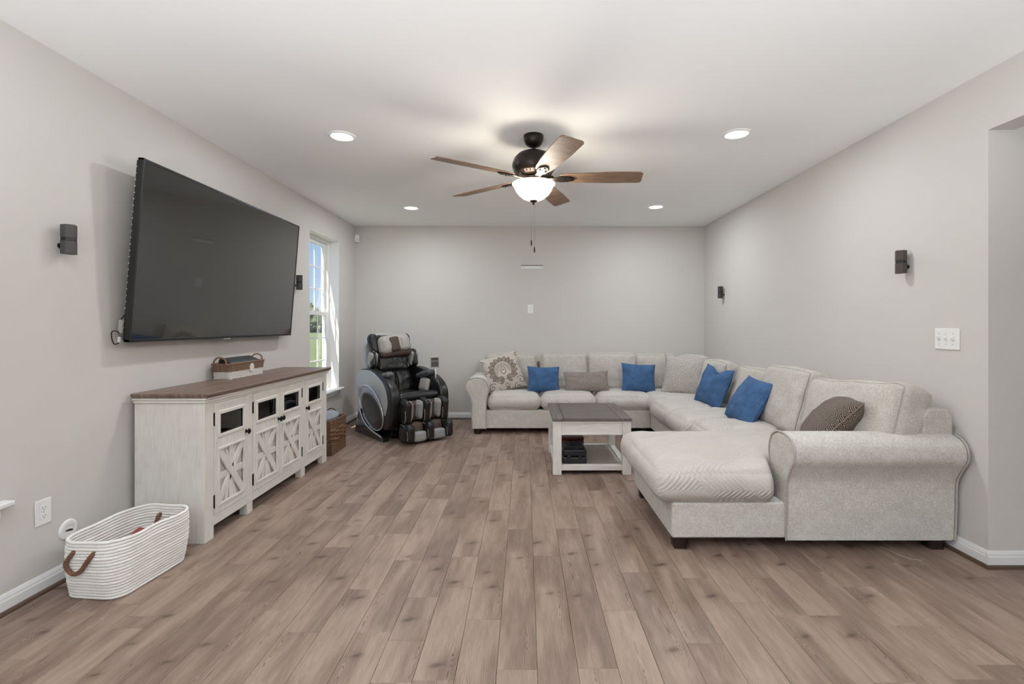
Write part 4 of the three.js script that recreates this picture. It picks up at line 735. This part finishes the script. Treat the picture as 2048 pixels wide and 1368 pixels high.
{
  const t = thing('sectional_sofa', 'large oatmeal sectional sofa with ribbed seat covers and a chaise at its near end', 'sofa', [1.2, 0, -5.0], 0);
  const ox = 1.2, oz = -5.0, P = (name, g, m, par = t, label) => part(name, (Array.isArray(g) ? merge(g) : g).translate(-ox, 0, -oz), m, par, label);
  const box = (x0, x1, y0, y1, d0, d1, r = 0.012) => muv(bb(x0, x1, y0, y1, -d1, -d0, r, 3));
  // bases and back frames of the pieces that are pushed together
  P('base', box(-0.455, 1.47, 0.062, 0.275, 5.62, 6.30), M.linen);
  P('base', box(1.47, 2.30, 0.062, 0.275, 3.66, 6.30), M.linen);
  P('base', muv(merge([bb(0.825, 1.475, 0.072, 0.272, -3.635, -2.70, 0.014, 3), bb(1.47, 2.30, 0.072, 0.272, -3.655, -2.80, 0.014, 3)])), M.linen);
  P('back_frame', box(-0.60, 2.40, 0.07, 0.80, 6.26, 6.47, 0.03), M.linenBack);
  { // right back frame: leaning front, flat rear
    const g = extrude([[2.20, 0.07], [2.235, 0.75], [2.26, 0.79], [2.30, 0.80], [2.375, 0.79], [2.40, 0.76], [2.405, 0.07]], 6.26 - 2.70, { bevel: 0.012, seg: 3 }).translate(0, 0, -(6.26 + 2.70) / 2);
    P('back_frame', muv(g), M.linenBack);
  }
  // rolled arms
  const prof = [[0, 0], [-0.008, 0.18], [-0.014, 0.33], [-0.045, 0.40], [-0.082, 0.465], [-0.075, 0.535], [-0.035, 0.575], [0.03, 0.592], [0.10, 0.588], [0.16, 0.550], [0.188, 0.475], [0.180, 0.40], [0.165, 0.33], [0.160, 0.18], [0.160, 0]].map(([x, y]) => [x, y + 0.062]);
  const curve = new THREE.CatmullRomCurve3(prof.map(([x, y]) => V(x, y, 0))).getPoints(70).map((p) => [p.x, p.y]);
  const cap = (k) => curve.map(([x, y]) => [x * k, 0.35 + (y - 0.35) * k]); void cap;
  { // left end arm, running from the front to the back wall
    const g = extrude(curve, 6.44 - 5.58, { bevel: 0.018, seg: 4 }).translate(-0.605, 0, -(6.44 + 5.58) / 2);
    const a = P('rolled_arm', muv(creased(g, 0.9)), M.linen);
    P('arm_welt', tube(curve.map(([x, y]) => [x - 0.605, y, -5.586]), 0.0052, { seg: 160, rad: 6 }), M.welt, a);
  }
  { // near arm of the chaise: its rolled end faces left, its outer side faces the camera
    const L0 = 1.455, L1 = 2.405, g = extrude(curve.map(([x, y]) => [x, y + 0.004]), L1 - L0, { bevel: 0.02, seg: 4 });
    g.rotateY(Math.PI / 2).translate((L0 + L1) / 2, 0, 0);       // profile x -> -z
    g.translate(0, 0, -2.690);
    const a = P('rolled_arm', muv(creased(g, 0.9)), M.linen);
    P('arm_welt', tube(curve.map(([x, y]) => [L0 + 0.004, y + 0.004, -2.690 - x]), 0.0062, { seg: 160, rad: 6 }), M.welt, a);
    P('arm_welt', tube(curve.slice(0, 34).map(([x, y]) => [L1 - 0.004, y + 0.004, -2.690 - x]), 0.006, { seg: 100, rad: 6 }), M.welt, a);
  }
  // feet
  const ft = (x, d, h = 0.062) => { const g = new THREE.CylinderGeometry(0.056, 0.048, h, 4, 1).rotateY(Math.PI / 4).translate(x, h / 2, -d); P('foot', flat(g), M.foot); };
  ft(-0.55, 5.645); ft(-0.55, 6.38); ft(1.40, 5.68); ft(1.53, 3.75); ft(0.885, 2.765, 0.074); ft(0.885, 3.565, 0.074); ft(2.33, 2.755, 0.074); ft(1.53, 4.9);

  // seat cushions
  const seat = (x0, x1, d0, d1, y0, y1, o, label) => {
    const w = x1 - x0, dep = d1 - d0, h = y1 - y0, q = { r: 0.088, crown: 0.034, side: 0.008, wr: 0.007, fr: 5, ...o };
    const g = cushion(w, dep, h, { ...q, seg: [30, 28, 12] }).rotateX(-Math.PI / 2).translate((x0 + x1) / 2, (y0 + y1) / 2, -(d0 + d1) / 2);
    return P('seat_cushion', muv(g, 'z', [o.seed * 0.21, o.seed * 0.13]), M.rib, t, label);
  };
  seat(-0.440, 0.192, 5.585, 6.22, 0.272, 0.448, { seed: 1 }); seat(0.188, 0.845, 5.58, 6.22, 0.270, 0.450, { seed: 2 }); seat(0.84, 1.50, 5.58, 6.22, 0.270, 0.448, { seed: 3 });
  seat(1.42, 2.24, 5.30, 6.24, 0.270, 0.452, { seed: 4 });
  seat(1.365, 2.20, 4.70, 5.305, 0.262, 0.452, { seed: 5, wr: 0.008 }); seat(1.36, 2.20, 4.13, 4.70, 0.258, 0.455, { seed: 6, wr: 0.009 }); seat(1.40, 2.20, 3.66, 4.14, 0.270, 0.458, { seed: 7 });
  { // chaise cushion: wide to the front of the arm, then narrower beside it
    const x0 = 0.725, x1 = 2.22, d0 = 2.665, d1 = 3.69, y0 = 0.268, y1 = 0.462, w = x1 - x0, dep = d1 - d0;
    const warp = (o, x, y, z) => { // y is toward the back of the room here; beside the arm the cushion's near edge steps back
      const wx = o.x + w / 2 + x0, k = sstep(1.36, 1.47, wx); const e = d0 + 0.205 * k, f = (dep / 2 - o.y) / dep; o.y -= (e - d0) * 0; const near = -dep / 2; o.y = near + (o.y - near) * (1 - (e - d0) / dep) + (e - d0); void f; void z; void x; void y; };
    const g = cushion(w, dep, y1 - y0, { r: 0.085, crown: 0.030, side: 0.014, wr: 0.008, fr: 4, seed: 9, seg: [60, 34, 12], warp }).rotateX(-Math.PI / 2).translate((x0 + x1) / 2, (y0 + y1) / 2, -(d0 + d1) / 2);
    P('seat_cushion', muv(g, 'z', [0.33, 0.71]), M.rib, t, 'long chaise seat cushion in a ribbed cover');
  }
  // back cushions. Local: width x, height y, thickness z (front +z)
  const back = (w, h, th, x, y, d, { lean = 0.2, turn = 0, roll = 0, ...o }, label) => {
    const q = { r: 0.055, crown: 0.045, side: 0.012, wr: 0.009, fr: 7, ...o }, e = new THREE.Matrix4().compose(V(x, y, -d), new THREE.Quaternion().setFromEuler(new THREE.Euler(-lean, turn, roll, 'YXZ')), V(1, 1, 1));
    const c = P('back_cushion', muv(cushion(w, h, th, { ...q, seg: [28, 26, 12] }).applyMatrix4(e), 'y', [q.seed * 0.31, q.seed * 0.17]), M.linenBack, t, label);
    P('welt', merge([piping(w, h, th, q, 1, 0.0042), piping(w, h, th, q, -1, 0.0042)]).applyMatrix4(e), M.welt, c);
  };
  back(0.665, 0.47, 0.17, -0.175, 0.665, 6.16, { seed: 11, wr: 0.014 }); back(0.595, 0.475, 0.17, 0.500, 0.668, 6.16, { seed: 12 }); back(0.640, 0.475, 0.17, 1.115, 0.668, 6.16, { seed: 13 });
  back(0.52, 0.46, 0.17, 1.66, 0.665, 6.15, { seed: 14, wr: 0.016 });
  back(0.52, 0.46, 0.17, 2.03, 0.665, 5.86, { seed: 15, turn: -Math.PI / 2 * 0.85, wr: 0.014 }); back(0.62, 0.45, 0.18, 2.10, 0.655, 5.22, { seed: 16, turn: -Math.PI / 2, wr: 0.016 });
  back(0.60, 0.44, 0.18, 2.14, 0.645, 4.48, { seed: 17, turn: -Math.PI / 2, lean: 0.3 }); back(0.62, 0.50, 0.20, 2.10, 0.675, 3.80, { seed: 18, turn: -Math.PI / 2, lean: 0.26, wr: 0.012 });
  back(0.76, 0.47, 0.20, 2.13, 0.668, 3.08, { seed: 19, turn: -Math.PI / 2 + 0.10, lean: 0.30, roll: 0.06, wr: 0.014, crown: 0.06 });
}

// ------------------------------------------------------------------ throw pillows on the sofa
{
  const blueT = tex(256, 256, (u, v) => mix([50, 84, 126], [102, 144, 190], clamp(0.2 + 0.5 * noise(u * 110, v * 110, 121, 110, 110) + 0.5 * (fbm(u * 7, v * 7, 122, 3, 7, 7) - 0.35))));
  const blue = phys({ name: 'blue chenille', map: blueT, color: C('#cdd3d9'), roughness: 0.9, sheen: 0.35, sheenColor: C('#6f9ad0'), sheenRoughness: 0.6 });
  const blueSeam = mat({ name: 'blue seam', color: C('#33629a'), roughness: 0.9 });
  const greyT = tex(256, 256, (u, v) => mix([112, 103, 95], [158, 148, 138], clamp(0.2 + 0.35 * noise(u * 120, v * 22, 123, 120, 22) + 0.35 * noise(u * 22, v * 60, 124, 22, 60) + 0.3 * (fbm(u * 5, v * 5, 125, 2, 5, 5) - 0.5))));
  const grey = mat({ name: 'taupe velvet', map: greyT, roughness: 0.85 });
  const spot = tex(512, 512, (u, v) => { let d = 9; const k = 58, X = u * k, Y = v * k, cx = Math.floor(X), cy = Math.floor(Y); for (let j = -1; j <= 1; j++) for (let i = -1; i <= 1; i++) { const a = cx + i, b = cy + j, px = a + 0.15 + 0.7 * hash(a, b, 5), py = b + 0.15 + 0.7 * hash(a, b, 6); d = Math.min(d, Math.hypot(X - px, (Y - py) * 1.15)); } return mix([104, 97, 90], [206, 201, 193], sstep(0.25, 0.46, d + 0.12 * (noise(u * 200, v * 200, 7) - 0.5))); });
  const spotted = mat({ name: 'speckled fabric', map: spot, roughness: 0.9 });
  const diamond = tex(1024, 1024, (u, v) => { const n = 7, X = u * n, Y = v * n * 0.8, fx = Math.abs(X - Math.floor(X) - 0.5) * 2, fy = Math.abs(Y - Math.floor(Y) - 0.5) * 2, d = (1 - fx) + 0 * fy; void d; const q = fx + fy, s = q < 1 ? q : 2 - q, r = (1 - s) * 3.6, f = r - Math.floor(r), line = 1 - sstep(0.13, 0.20, Math.abs(f - 0.5)); return mix([62, 50, 43], [196, 184, 170], line * 0.9 * (0.75 + 0.25 * noise(u * 300, v * 300, 8))); });
  const diamonds = mat({ name: 'brown diamond weave', map: diamond, roughness: 0.9 }), brownSeam = mat({ name: 'beaded brown seam', color: C('#8d7c6d'), roughness: 0.9 });
  // floral medallion print, drawn once as the flat print that it is
  const cv = document.createElement('canvas'); cv.width = cv.height = 1024; const g = cv.getContext('2d');
  g.fillStyle = '#c3bab0'; g.fillRect(0, 0, 1024, 1024);
  const ink = '#5b5049', mid = '#94877b', R = rng(77);
  for (let i = 0; i < 9000; i++) { g.fillStyle = R() < 0.5 ? 'rgba(255,255,255,0.10)' : 'rgba(90,80,70,0.08)'; g.fillRect(R() * 1024, R() * 1024, 2, 5); }
  g.lineCap = 'round'; g.lineJoin = 'round';
  const petal = (x, y, len, wid, a, fill) => { g.save(); g.translate(x, y); g.rotate(a); g.beginPath(); g.moveTo(0, 0); g.bezierCurveTo(wid, -len * 0.25, wid * 0.9, -len * 0.8, 0, -len); g.bezierCurveTo(-wid * 0.9, -len * 0.8, -wid, -len * 0.25, 0, 0); g.closePath(); g.fillStyle = fill; g.fill(); g.lineWidth = 9; g.strokeStyle = ink; g.stroke(); g.restore(); };
  const scroll = (x, y, r, a, dir = 1, lw = 11, col = ink) => { g.beginPath(); for (let i = 0; i <= 40; i++) { const t = i / 40, rr = r * (1 - 0.85 * t), an = a + dir * t * 8; const px = x + rr * Math.cos(an), py = y + rr * Math.sin(an); i ? g.lineTo(px, py) : g.moveTo(px, py); } g.lineWidth = lw; g.strokeStyle = col; g.stroke(); };
  const cx = 500, cy = 470; g.translate(512, 540); g.scale(1.24, 1.24); g.translate(-500, -520);
  for (let i = 0; i < 13; i++) { const a = -2.1 + i / 12 * 4.2; petal(cx + 190 * Math.sin(a), cy - 190 * Math.cos(a), 150, 62, a, i % 2 ? mid : '#8a7d72'); }
  g.beginPath(); g.ellipse(cx, cy - 10, 205, 215, 0, 0, TAU); g.fillStyle = '#c3bab0'; g.fill(); g.lineWidth = 10; g.strokeStyle = ink; g.stroke();
  for (let i = 0; i < 15; i++) { const a = -1.9 + i / 14 * 3.8; g.beginPath(); g.arc(cx + 168 * Math.sin(a), cy - 168 * Math.cos(a), 24, 0, TAU); g.lineWidth = 8; g.strokeStyle = i % 2 ? ink : mid; g.stroke(); }
  for (let i = 0; i < 25; i++) { const a = -1.6 + i / 24 * 3.2; g.beginPath(); g.arc(cx + 122 * Math.sin(a), cy - 122 * Math.cos(a), 7, 0, TAU); g.fillStyle = ink; g.fill(); }
  petal(cx, cy + 90, 190, 95, 0, '#bdb2a7'); petal(cx, cy + 70, 120, 55, 0, '#ded7cf'); g.beginPath(); g.arc(cx, cy - 6, 18, 0, TAU); g.fillStyle = ink; g.fill();
  for (const s of [-1, 1]) { petal(cx + s * 40, cy + 150, 210, 60, s * 1.75, mid); petal(cx + s * 40, cy + 170, 150, 50, s * 2.5, '#8a7d72'); scroll(cx + s * 150, cy + 215, 80, s > 0 ? 3.1 : 0, s, 14, mid); scroll(cx + s * 330, cy + 300, 95, s > 0 ? 3.6 : -0.5, s, 12); scroll(cx + s * 390, cy - 60, 70, 1.6, -s, 11); scroll(cx + s * 400, cy - 300, 75, -1.6, s, 11); scroll(cx + s * 220, cy + 430, 80, -1.5, -s, 12); petal(cx + s * 430, cy + 180, 120, 46, s * 0.7, mid); petal(cx + s * 400, cy + 470, 150, 60, s * 2.2, '#8a7d72'); petal(cx + s * 420, cy - 420, 110, 44, -s * 0.8, mid); }
  petal(cx, cy + 380, 170, 70, Math.PI, mid); scroll(cx, cy + 330, 60, 0, 1, 11);
  for (let i = 0; i < 240; i++) { const x = R() * 1024, y = R() * 1024; if (Math.hypot(x - cx, y - cy) < 370) continue; g.beginPath(); g.arc(x, y, 5 + 6 * R(), 0, TAU * (0.5 + 0.5 * R())); g.lineWidth = 5; g.strokeStyle = R() < 0.5 ? ink : mid; g.stroke(); }
  const pt = new THREE.CanvasTexture(cv); pt.colorSpace = THREE.SRGBColorSpace; pt.wrapS = pt.wrapT = THREE.RepeatWrapping;
  const floral = mat({ name: 'floral print', map: pt, roughness: 0.9 }), floralSeam = mat({ name: 'taupe seam', color: C('#c0b6ac'), roughness: 0.9 });

  const place = (label, [w, h, th], [x, y, d], { turn = 0, lean = 0.3, roll = 0, ...o }, m, seam) => {
    const t = thing('throw_pillow', label, 'pillow', [x, y, -d], 0);
    t.rotation.set(-lean, turn, roll, 'YXZ');
    const { body, seam: s } = pillowGeo(w, h, th, o);
    const b = part('cover', body, m, t); part('seam', s, seam, t); return b;
  };
  place('square cream throw pillow with a brown floral medallion print by the left sofa arm', [0.475, 0.475, 0.15], [-0.262, 0.680, 5.93], { lean: 0.32, roll: 0.30, turn: 0.1, seed: 1 }, floral, floralSeam);
  place('square blue throw pillow beside the floral pillow, leftmost of the blue pillows', [0.395, 0.32, 0.13], [0.232, 0.605, 5.88], { lean: 0.35, roll: -0.03, turn: 0.1, seed: 2 }, blue, blueSeam);
  place('long taupe lumbar pillow in the middle of the sofa along the back wall', [0.535, 0.245, 0.11], [0.750, 0.578, 5.86], { lean: 0.34, roll: 0.03, seed: 3, dip: 0.05, bend: 0.02 }, grey, mat({ name: 'taupe seam', color: C('#7d736a'), roughness: 0.9 }));
  place('square blue throw pillow on the sofa directly behind the coffee table', [0.41, 0.355, 0.13], [1.385, 0.622, 5.86], { lean: 0.33, roll: -0.06, seed: 4 }, blue, blueSeam);
  place('square grey speckled throw pillow in the corner of the sofa', [0.50, 0.465, 0.16], [1.875, 0.672, 5.64], { lean: 0.26, roll: -0.08, turn: -0.42, seed: 5 }, spotted, mat({ name: 'grey seam', color: C('#a39b92'), roughness: 0.9 }));
  place('blue throw pillow with a dented top, farther one on the right side of the sofa', [0.46, 0.42, 0.16], [1.900, 0.645, 4.86], { lean: 0.36, roll: -0.08, turn: -1.35, seed: 6, chop: 0.05 }, blue, blueSeam);
  place('blue throw pillow leaning over, nearer one on the right side of the sofa', [0.44, 0.43, 0.18], [1.885, 0.625, 4.06], { lean: 0.55, roll: -0.05, turn: -1.5, seed: 7 }, blue, blueSeam);
  place('dark brown throw pillow with a pale diamond pattern behind the near sofa arm', [0.46, 0.46, 0.22], [1.95, 0.640, 3.08], { lean: 0.72, roll: 0, turn: -2.05, seed: 8 }, diamonds, brownSeam);
}

// ------------------------------------------------------------------ massage chair. Local z forward, -x is the side toward the camera.
{
  const t = thing('massage_chair', 'black and silver leather massage chair with padded leg rests in the back left corner', 'massage chair', [-1.475, 0, -5.73], 0.715);
  t.scale.set(0.90, 1, 0.92);
  const black = phys({ name: 'black leather', color: C('#151413'), roughness: 0.36, clearcoat: 0.15, clearcoatRoughness: 0.4 }), silver = phys({ name: 'silver vinyl', color: C('#b2b2b1'), roughness: 0.42 }), gloss = phys({ name: 'black gloss plastic', color: C('#121214'), roughness: 0.22, clearcoat: 0.6, clearcoatRoughness: 0.1 });
  const disc = phys({ name: 'smoked bronze plastic', color: C('#2b2724'), roughness: 0.28, clearcoat: 0.5, clearcoatRoughness: 0.15 }), chrome = mat({ name: 'brushed silver trim', color: C('#d5d6d6'), roughness: 0.25, metalness: 0.75 }), grey = mat({ name: 'grey leather', color: C('#8f8f8e'), roughness: 0.5 }), brown = mat({ name: 'dark brown leather', color: C('#4a3930'), roughness: 0.5 }), pipe = mat({ name: 'pale piping', color: C('#a89d92'), roughness: 0.6 });
  const pale = mat({ name: 'pale grey leather', color: C('#a9a39c'), roughness: 0.42 });
  const side = (g, x) => g.rotateY(-Math.PI / 2).translate(x, 0, 0);       // outlines in (z, y) -> thickness along x
  const spl = (pts, n = 90) => new THREE.CatmullRomCurve3(pts.map(([a, b]) => V(a, b, 0)), true, 'centripetal').getPoints(n).slice(0, -1).map((p) => [p.x, p.y]);
  const ell = (cx, cy, a, b, rot, n = 56, k0 = 0, k1 = TAU) => Array.from({ length: n }, (_, i) => { const q = k0 + (k1 - k0) * i / n, x = a * Math.cos(q), y = b * Math.sin(q); return [cx + x * Math.cos(rot) - y * Math.sin(rot), cy + x * Math.sin(rot) + y * Math.cos(rot)]; });
  const soft = (w, h, d, o, rot = [0, 0, 0], pos = [0, 0, 0]) => muv(cushion(w, h, d, o).applyMatrix4(new THREE.Matrix4().compose(V(...pos), new THREE.Quaternion().setFromEuler(new THREE.Euler(...rot, 'YXZ')), V(1, 1, 1))));
  const shell = spl([[-0.20, 0.755], [-0.36, 0.735], [-0.455, 0.655], [-0.455, 0.555], [-0.40, 0.44], [-0.29, 0.31], [-0.12, 0.205], [0.08, 0.14], [0.30, 0.115], [0.46, 0.14], [0.53, 0.24], [0.555, 0.38], [0.55, 0.50], [0.50, 0.585], [0.38, 0.655], [0.20, 0.71], [0.0, 0.75]]);
  const rot = -0.385;
  for (const s of [-1, 1]) {
    const arm = part('side_shell', muv(creased(side(extrude(shell, 0.125, { bevel: 0.03, seg: 6 }), s * 0.335), 0.6)), black, t);
    const plate = spl([[-0.20, 0.742], [-0.35, 0.722], [-0.442, 0.65], [-0.442, 0.555], [-0.395, 0.47], [-0.30, 0.50], [-0.12, 0.545], [0.08, 0.53], [0.23, 0.455], [0.33, 0.36], [0.385, 0.28], [0.45, 0.40], [0.43, 0.52], [0.34, 0.62], [0.18, 0.69], [0.0, 0.735]]);
    part('silver_panel', muv(creased(side(extrude(plate, 0.020, { bevel: 0.008, seg: 4 }), s * 0.3945), 0.5)), silver, arm, 'silver vinyl panel');
    part('inner_disc', side(extrude(ell(0.005, 0.330, 0.365, 0.203, rot), 0.018, { bevel: 0.006, seg: 3 }), s * 0.396), silver, arm);
    part('smoked_disc', creased(side(extrude(ell(0.035, 0.300, 0.318, 0.165, rot), 0.030, { bevel: 0.012, seg: 5 }), s * 0.402), 1), disc, arm);
    part('trim_ring', tube(ell(0.005, 0.330, 0.370, 0.208, rot).map(([z, y]) => [s * 0.407, y, z]), 0.009, { seg: 130, rad: 8, closed: true }), chrome, arm);
    part('arm_pad', [soft(0.115, 0.34, 0.055, { r: 0.025, crown: 0.012, wr: 0.004, seed: 21 + s }, [-Math.PI / 2 - 0.22, 0, 0], [s * 0.292, 0.680, 0.14])], mat({ name: 'dark grey leather', color: C('#5c5c5d'), roughness: 0.5 }), arm);
    const foot = part('base_plate', muv(side(extrude([[-0.42, 0], [-0.40, 0.10], [-0.285, 0.285], [-0.265, 0.285], [-0.20, 0.20], [-0.10, 0.135], [0.02, 0.095], [0.16, 0.070], [0.30, 0.055], [0.38, 0.045], [0.40, 0]], 0.09, { bevel: 0.006, seg: 2 }), s * 0.392)), gloss, t);
    part('trim_strip', tube([[-0.272, 0.292], [-0.20, 0.207], [-0.10, 0.143], [0.02, 0.104], [0.16, 0.078], [0.30, 0.062], [0.385, 0.050]].map(([z, y]) => [s * 0.438, y, z]), 0.010, { seg: 60 }), chrome, foot);
    if (s < 0) part('emblem', [flat(new THREE.TorusGeometry(0.020, 0.0042, 6, 24).rotateY(Math.PI / 2).scale(1, 1.1, 1).translate(-0.439, 0.135, -0.335)), bx(0.004, 0.020, 0.008, -0.439, 0.113, -0.318, 0.001).rotateX(0)], chrome, foot);
    // ear-like shoulder pads with grey faces
    const ear = part('shoulder_pad', soft(0.075, 0.215, 0.15, { r: 0.035, crown: 0.012, side: 0.008, wr: 0.003, seed: 31 + s }, [-0.30, s * 0.18, 0], [s * 0.290, 0.855, -0.205]), black, t);
    part('grey_pad', [soft(0.165, 0.110, 0.03, { r: 0.014, crown: 0.010, wr: 0.002, seed: 33 }, [0, 0, Math.PI / 2 + 0.30], [0, 0, 0]).rotateY(Math.PI / 2).translate(s * 0.290 - 0.031, 0.86, -0.20), soft(0.165, 0.110, 0.03, { r: 0.014, crown: 0.010, wr: 0.002, seed: 35 }, [0, 0, Math.PI / 2 + 0.30], [0, 0, 0]).rotateY(Math.PI / 2).translate(s * 0.290 + 0.031, 0.86, -0.20)], pale, ear);
    part('hip_pad', soft(0.06, 0.15, 0.21, { r: 0.028, crown: 0.006, side: 0.008, wr: 0.004, seed: 41 + s }, [0, 0, s * -0.25], [s * 0.245, 0.560, 0.20]), pale, t);
  }
  part('under_frame', [bb(-0.30, 0.30, 0.03, 0.12, -0.34, 0.34, 0.01), bb(-0.285, 0.285, 0.10, 0.40, -0.32, 0.44, 0.03, 3)], black, t);
  part('seat_pad', soft(0.55, 0.62, 0.12, { r: 0.05, crown: 0.015, wr: 0.006, seed: 51 }, [-Math.PI / 2, 0, 0], [0, 0.415, 0.14]), black, t);
  part('front_roll', soft(0.565, 0.10, 0.11, { r: 0.048, crown: 0.004, wr: 0.004, seed: 53 }, [0.15, 0, 0], [0, 0.470, 0.475]), black, t);
  const lean = -0.37, bk = (x, s, dz) => [x, 0.45 + s * Math.cos(lean), -0.16 + s * Math.sin(lean) + dz];
  part('rear_shell', muv(creased(extrude(spl([[-0.31, 0.0], [-0.33, 0.25], [-0.32, 0.50], [-0.26, 0.70], [-0.14, 0.755], [0.14, 0.755], [0.26, 0.70], [0.32, 0.50], [0.33, 0.25], [0.31, 0.0]]), 0.07, { bevel: 0.03, seg: 5 }).rotateX(lean).translate(0, 0.45, -0.245), 1.1)), silver, t);
  const back = part('backrest', soft(0.47, 0.72, 0.13, { r: 0.05, crown: 0.01, wr: 0.008, seed: 61 }, [lean, 0, 0], bk(0, 0.365, 0)), black, t);
  for (const s of [-1, 1]) { part('back_pad', soft(0.235, 0.27, 0.07, { r: 0.032, crown: 0.025, wr: 0.012, fr: 13, seed: 63 + s }, [lean, s * 0.06, 0], bk(s * 0.118, 0.135, 0.075)), black, back); part('headrest_wing', soft(0.12, 0.26, 0.11, { r: 0.04, crown: 0.01, wr: 0.01, fr: 12, seed: 67 + s }, [lean, s * -0.5, 0], bk(s * 0.225, 0.62, 0.075)), black, back); }
  part('back_pad', soft(0.42, 0.25, 0.07, { r: 0.032, crown: 0.022, wr: 0.012, fr: 12, seed: 71 }, [lean, 0, 0], bk(0, 0.405, 0.075)), black, back);
  const pil = part('head_pillow', soft(0.455, 0.250, 0.17, { r: 0.08, crown: 0.014, side: 0.008, wr: 0.007, fr: 9, seed: 73 }, [lean + 0.05, 0, 0.10], bk(0.035, 0.610, 0.135)), pale, t);
  part('pillow_insert', soft(0.13, 0.17, 0.03, { r: 0.014, crown: 0.012, wr: 0.005, seed: 75 }, [lean + 0.05, 0, 0.10], bk(0.005, 0.632, 0.230)), brown, pil);
  part('pillow_underside', soft(0.43, 0.085, 0.10, { r: 0.035, crown: 0.006, wr: 0.005, seed: 77 }, [lean + 0.5, 0, 0.08], bk(0.035, 0.515, 0.150)), brown, pil);
  part('pillow_disc', soft(0.11, 0.15, 0.03, { r: 0.014, crown: 0.016, wr: 0.002, seed: 78 }, [lean + 0.05, 0, 0.10], bk(0.145, 0.64, 0.230)), pale, pil);
  // calf rest: two troughs between three padded ridges
  const ridge = (x, w, y, h, z, d, seed, m, par, tilt = 0) => part('ridge_pad', soft(w, h, d, { r: Math.min(w, d) * 0.42, crown: 0.006, side: 0.006, wr: 0.003, seed }, [tilt, 0, 0], [x, y, z]), m, par);
  const calf = part('calf_rest', bb(-0.29, 0.29, 0.215, 0.43, 0.42, 0.56, 0.03, 3), black, t);
  for (const [x, w, sd] of [[-0.252, 0.10, 81], [0.0, 0.095, 83], [0.252, 0.10, 85]]) {
    ridge(x, w, 0.335, 0.255, 0.615, 0.19, sd, black, calf, 0.16);
    for (const e of [-1, 1]) part('piping', tube([[x + e * w * 0.40, 0.448, 0.580], [x + e * w * 0.41, 0.43, 0.655], [x + e * w * 0.42, 0.34, 0.700], [x + e * w * 0.41, 0.245, 0.690], [x + e * w * 0.40, 0.222, 0.64]], 0.0035, { seg: 40, rad: 6 }), pipe, calf);
  }
  for (const x of [-0.126, 0.126]) {
    part('trough_back', soft(0.17, 0.215, 0.06, { r: 0.025, crown: 0.008, wr: 0.003, seed: 87 }, [0.16, 0, 0], [x, 0.325, 0.565]), brown, calf);
    for (const e of [1, -1]) part('calf_pad', soft(0.062, 0.185, 0.135, { r: 0.028, crown: 0.004, side: 0.012, wr: 0.002, seed: 88 + e }, [0.16, e * 0.35, 0], [x + e * 0.060, 0.342, 0.605]), grey, calf);
  }
  const ft = part('foot_rest', bb(-0.285, 0.285, 0.035, 0.20, 0.50, 0.66, 0.03, 3), black, t);
  for (const [x, w, sd] of [[-0.262, 0.115, 91], [0.0, 0.10, 93], [0.262, 0.10, 95]]) {
    ridge(x, w, 0.125, 0.185, 0.68, 0.24, sd, black, ft, -0.05);
    for (const e of [-1, 1]) part('piping', tube([[x + e * w * 0.40, 0.208, 0.61], [x + e * w * 0.42, 0.200, 0.71], [x + e * w * 0.43, 0.15, 0.778], [x + e * w * 0.42, 0.06, 0.788]], 0.003, { seg: 36, rad: 6 }), pipe, ft);
  }
  for (const x of [-0.128, 0.13]) { part('heel_pad', soft(0.165, 0.12, 0.08, { r: 0.03, crown: 0.008, wr: 0.003, seed: 97 }, [-0.3, 0, 0], [x, 0.155, 0.655]), brown, ft); part('sole_pad', soft(0.165, 0.095, 0.08, { r: 0.02, crown: 0.004, wr: 0.002, seed: 99 }, [-0.10, 0, 0], [x, 0.078, 0.725]), grey, ft); }
  // remote control on its stalk
  const r = part('remote_stalk', tube([[0.30, 0.545, 0.30], [0.305, 0.58, 0.36], [0.30, 0.64, 0.385], [0.305, 0.72, 0.375], [0.31, 0.775, 0.355]], 0.009, { seg: 50 }), chrome, t);
  const rc = (g) => g.rotateX(-0.12).rotateY(-0.45).translate(0.31, 0.830, 0.345);
  part('remote_control', rc(bx(0.115, 0.125, 0.035, 0, 0, 0, 0.012, 3)), silver, r); part('remote_screen', rc(bx(0.094, 0.062, 0.006, 0, -0.022, 0.0175, 0.002)), gloss, r); part('remote_buttons', rc(bx(0.094, 0.038, 0.006, 0, 0.035, 0.0165, 0.002)), brown, r);
}

// ------------------------------------------------------------------ a stray thread on the floor by the near sofa foot
{
  const o = part('loose_thread', tube([[0, 0.0015, 0], [0.02, 0.0015, 0.05], [0.03, 0.0015, 0.10], [0.06, 0.0015, 0.15], [0.11, 0.0015, 0.165]], 0.0010, { seg: 40, rad: 5 }), mat({ name: 'pale thread', color: C('#cfc8c0'), roughness: 0.9 }), scene);
  o.position.set(2.03, 0, -2.76); tag(o, 'single pale thread lying on the floor under the near sofa arm', 'thread');
}

renderer.render(scene, camera);
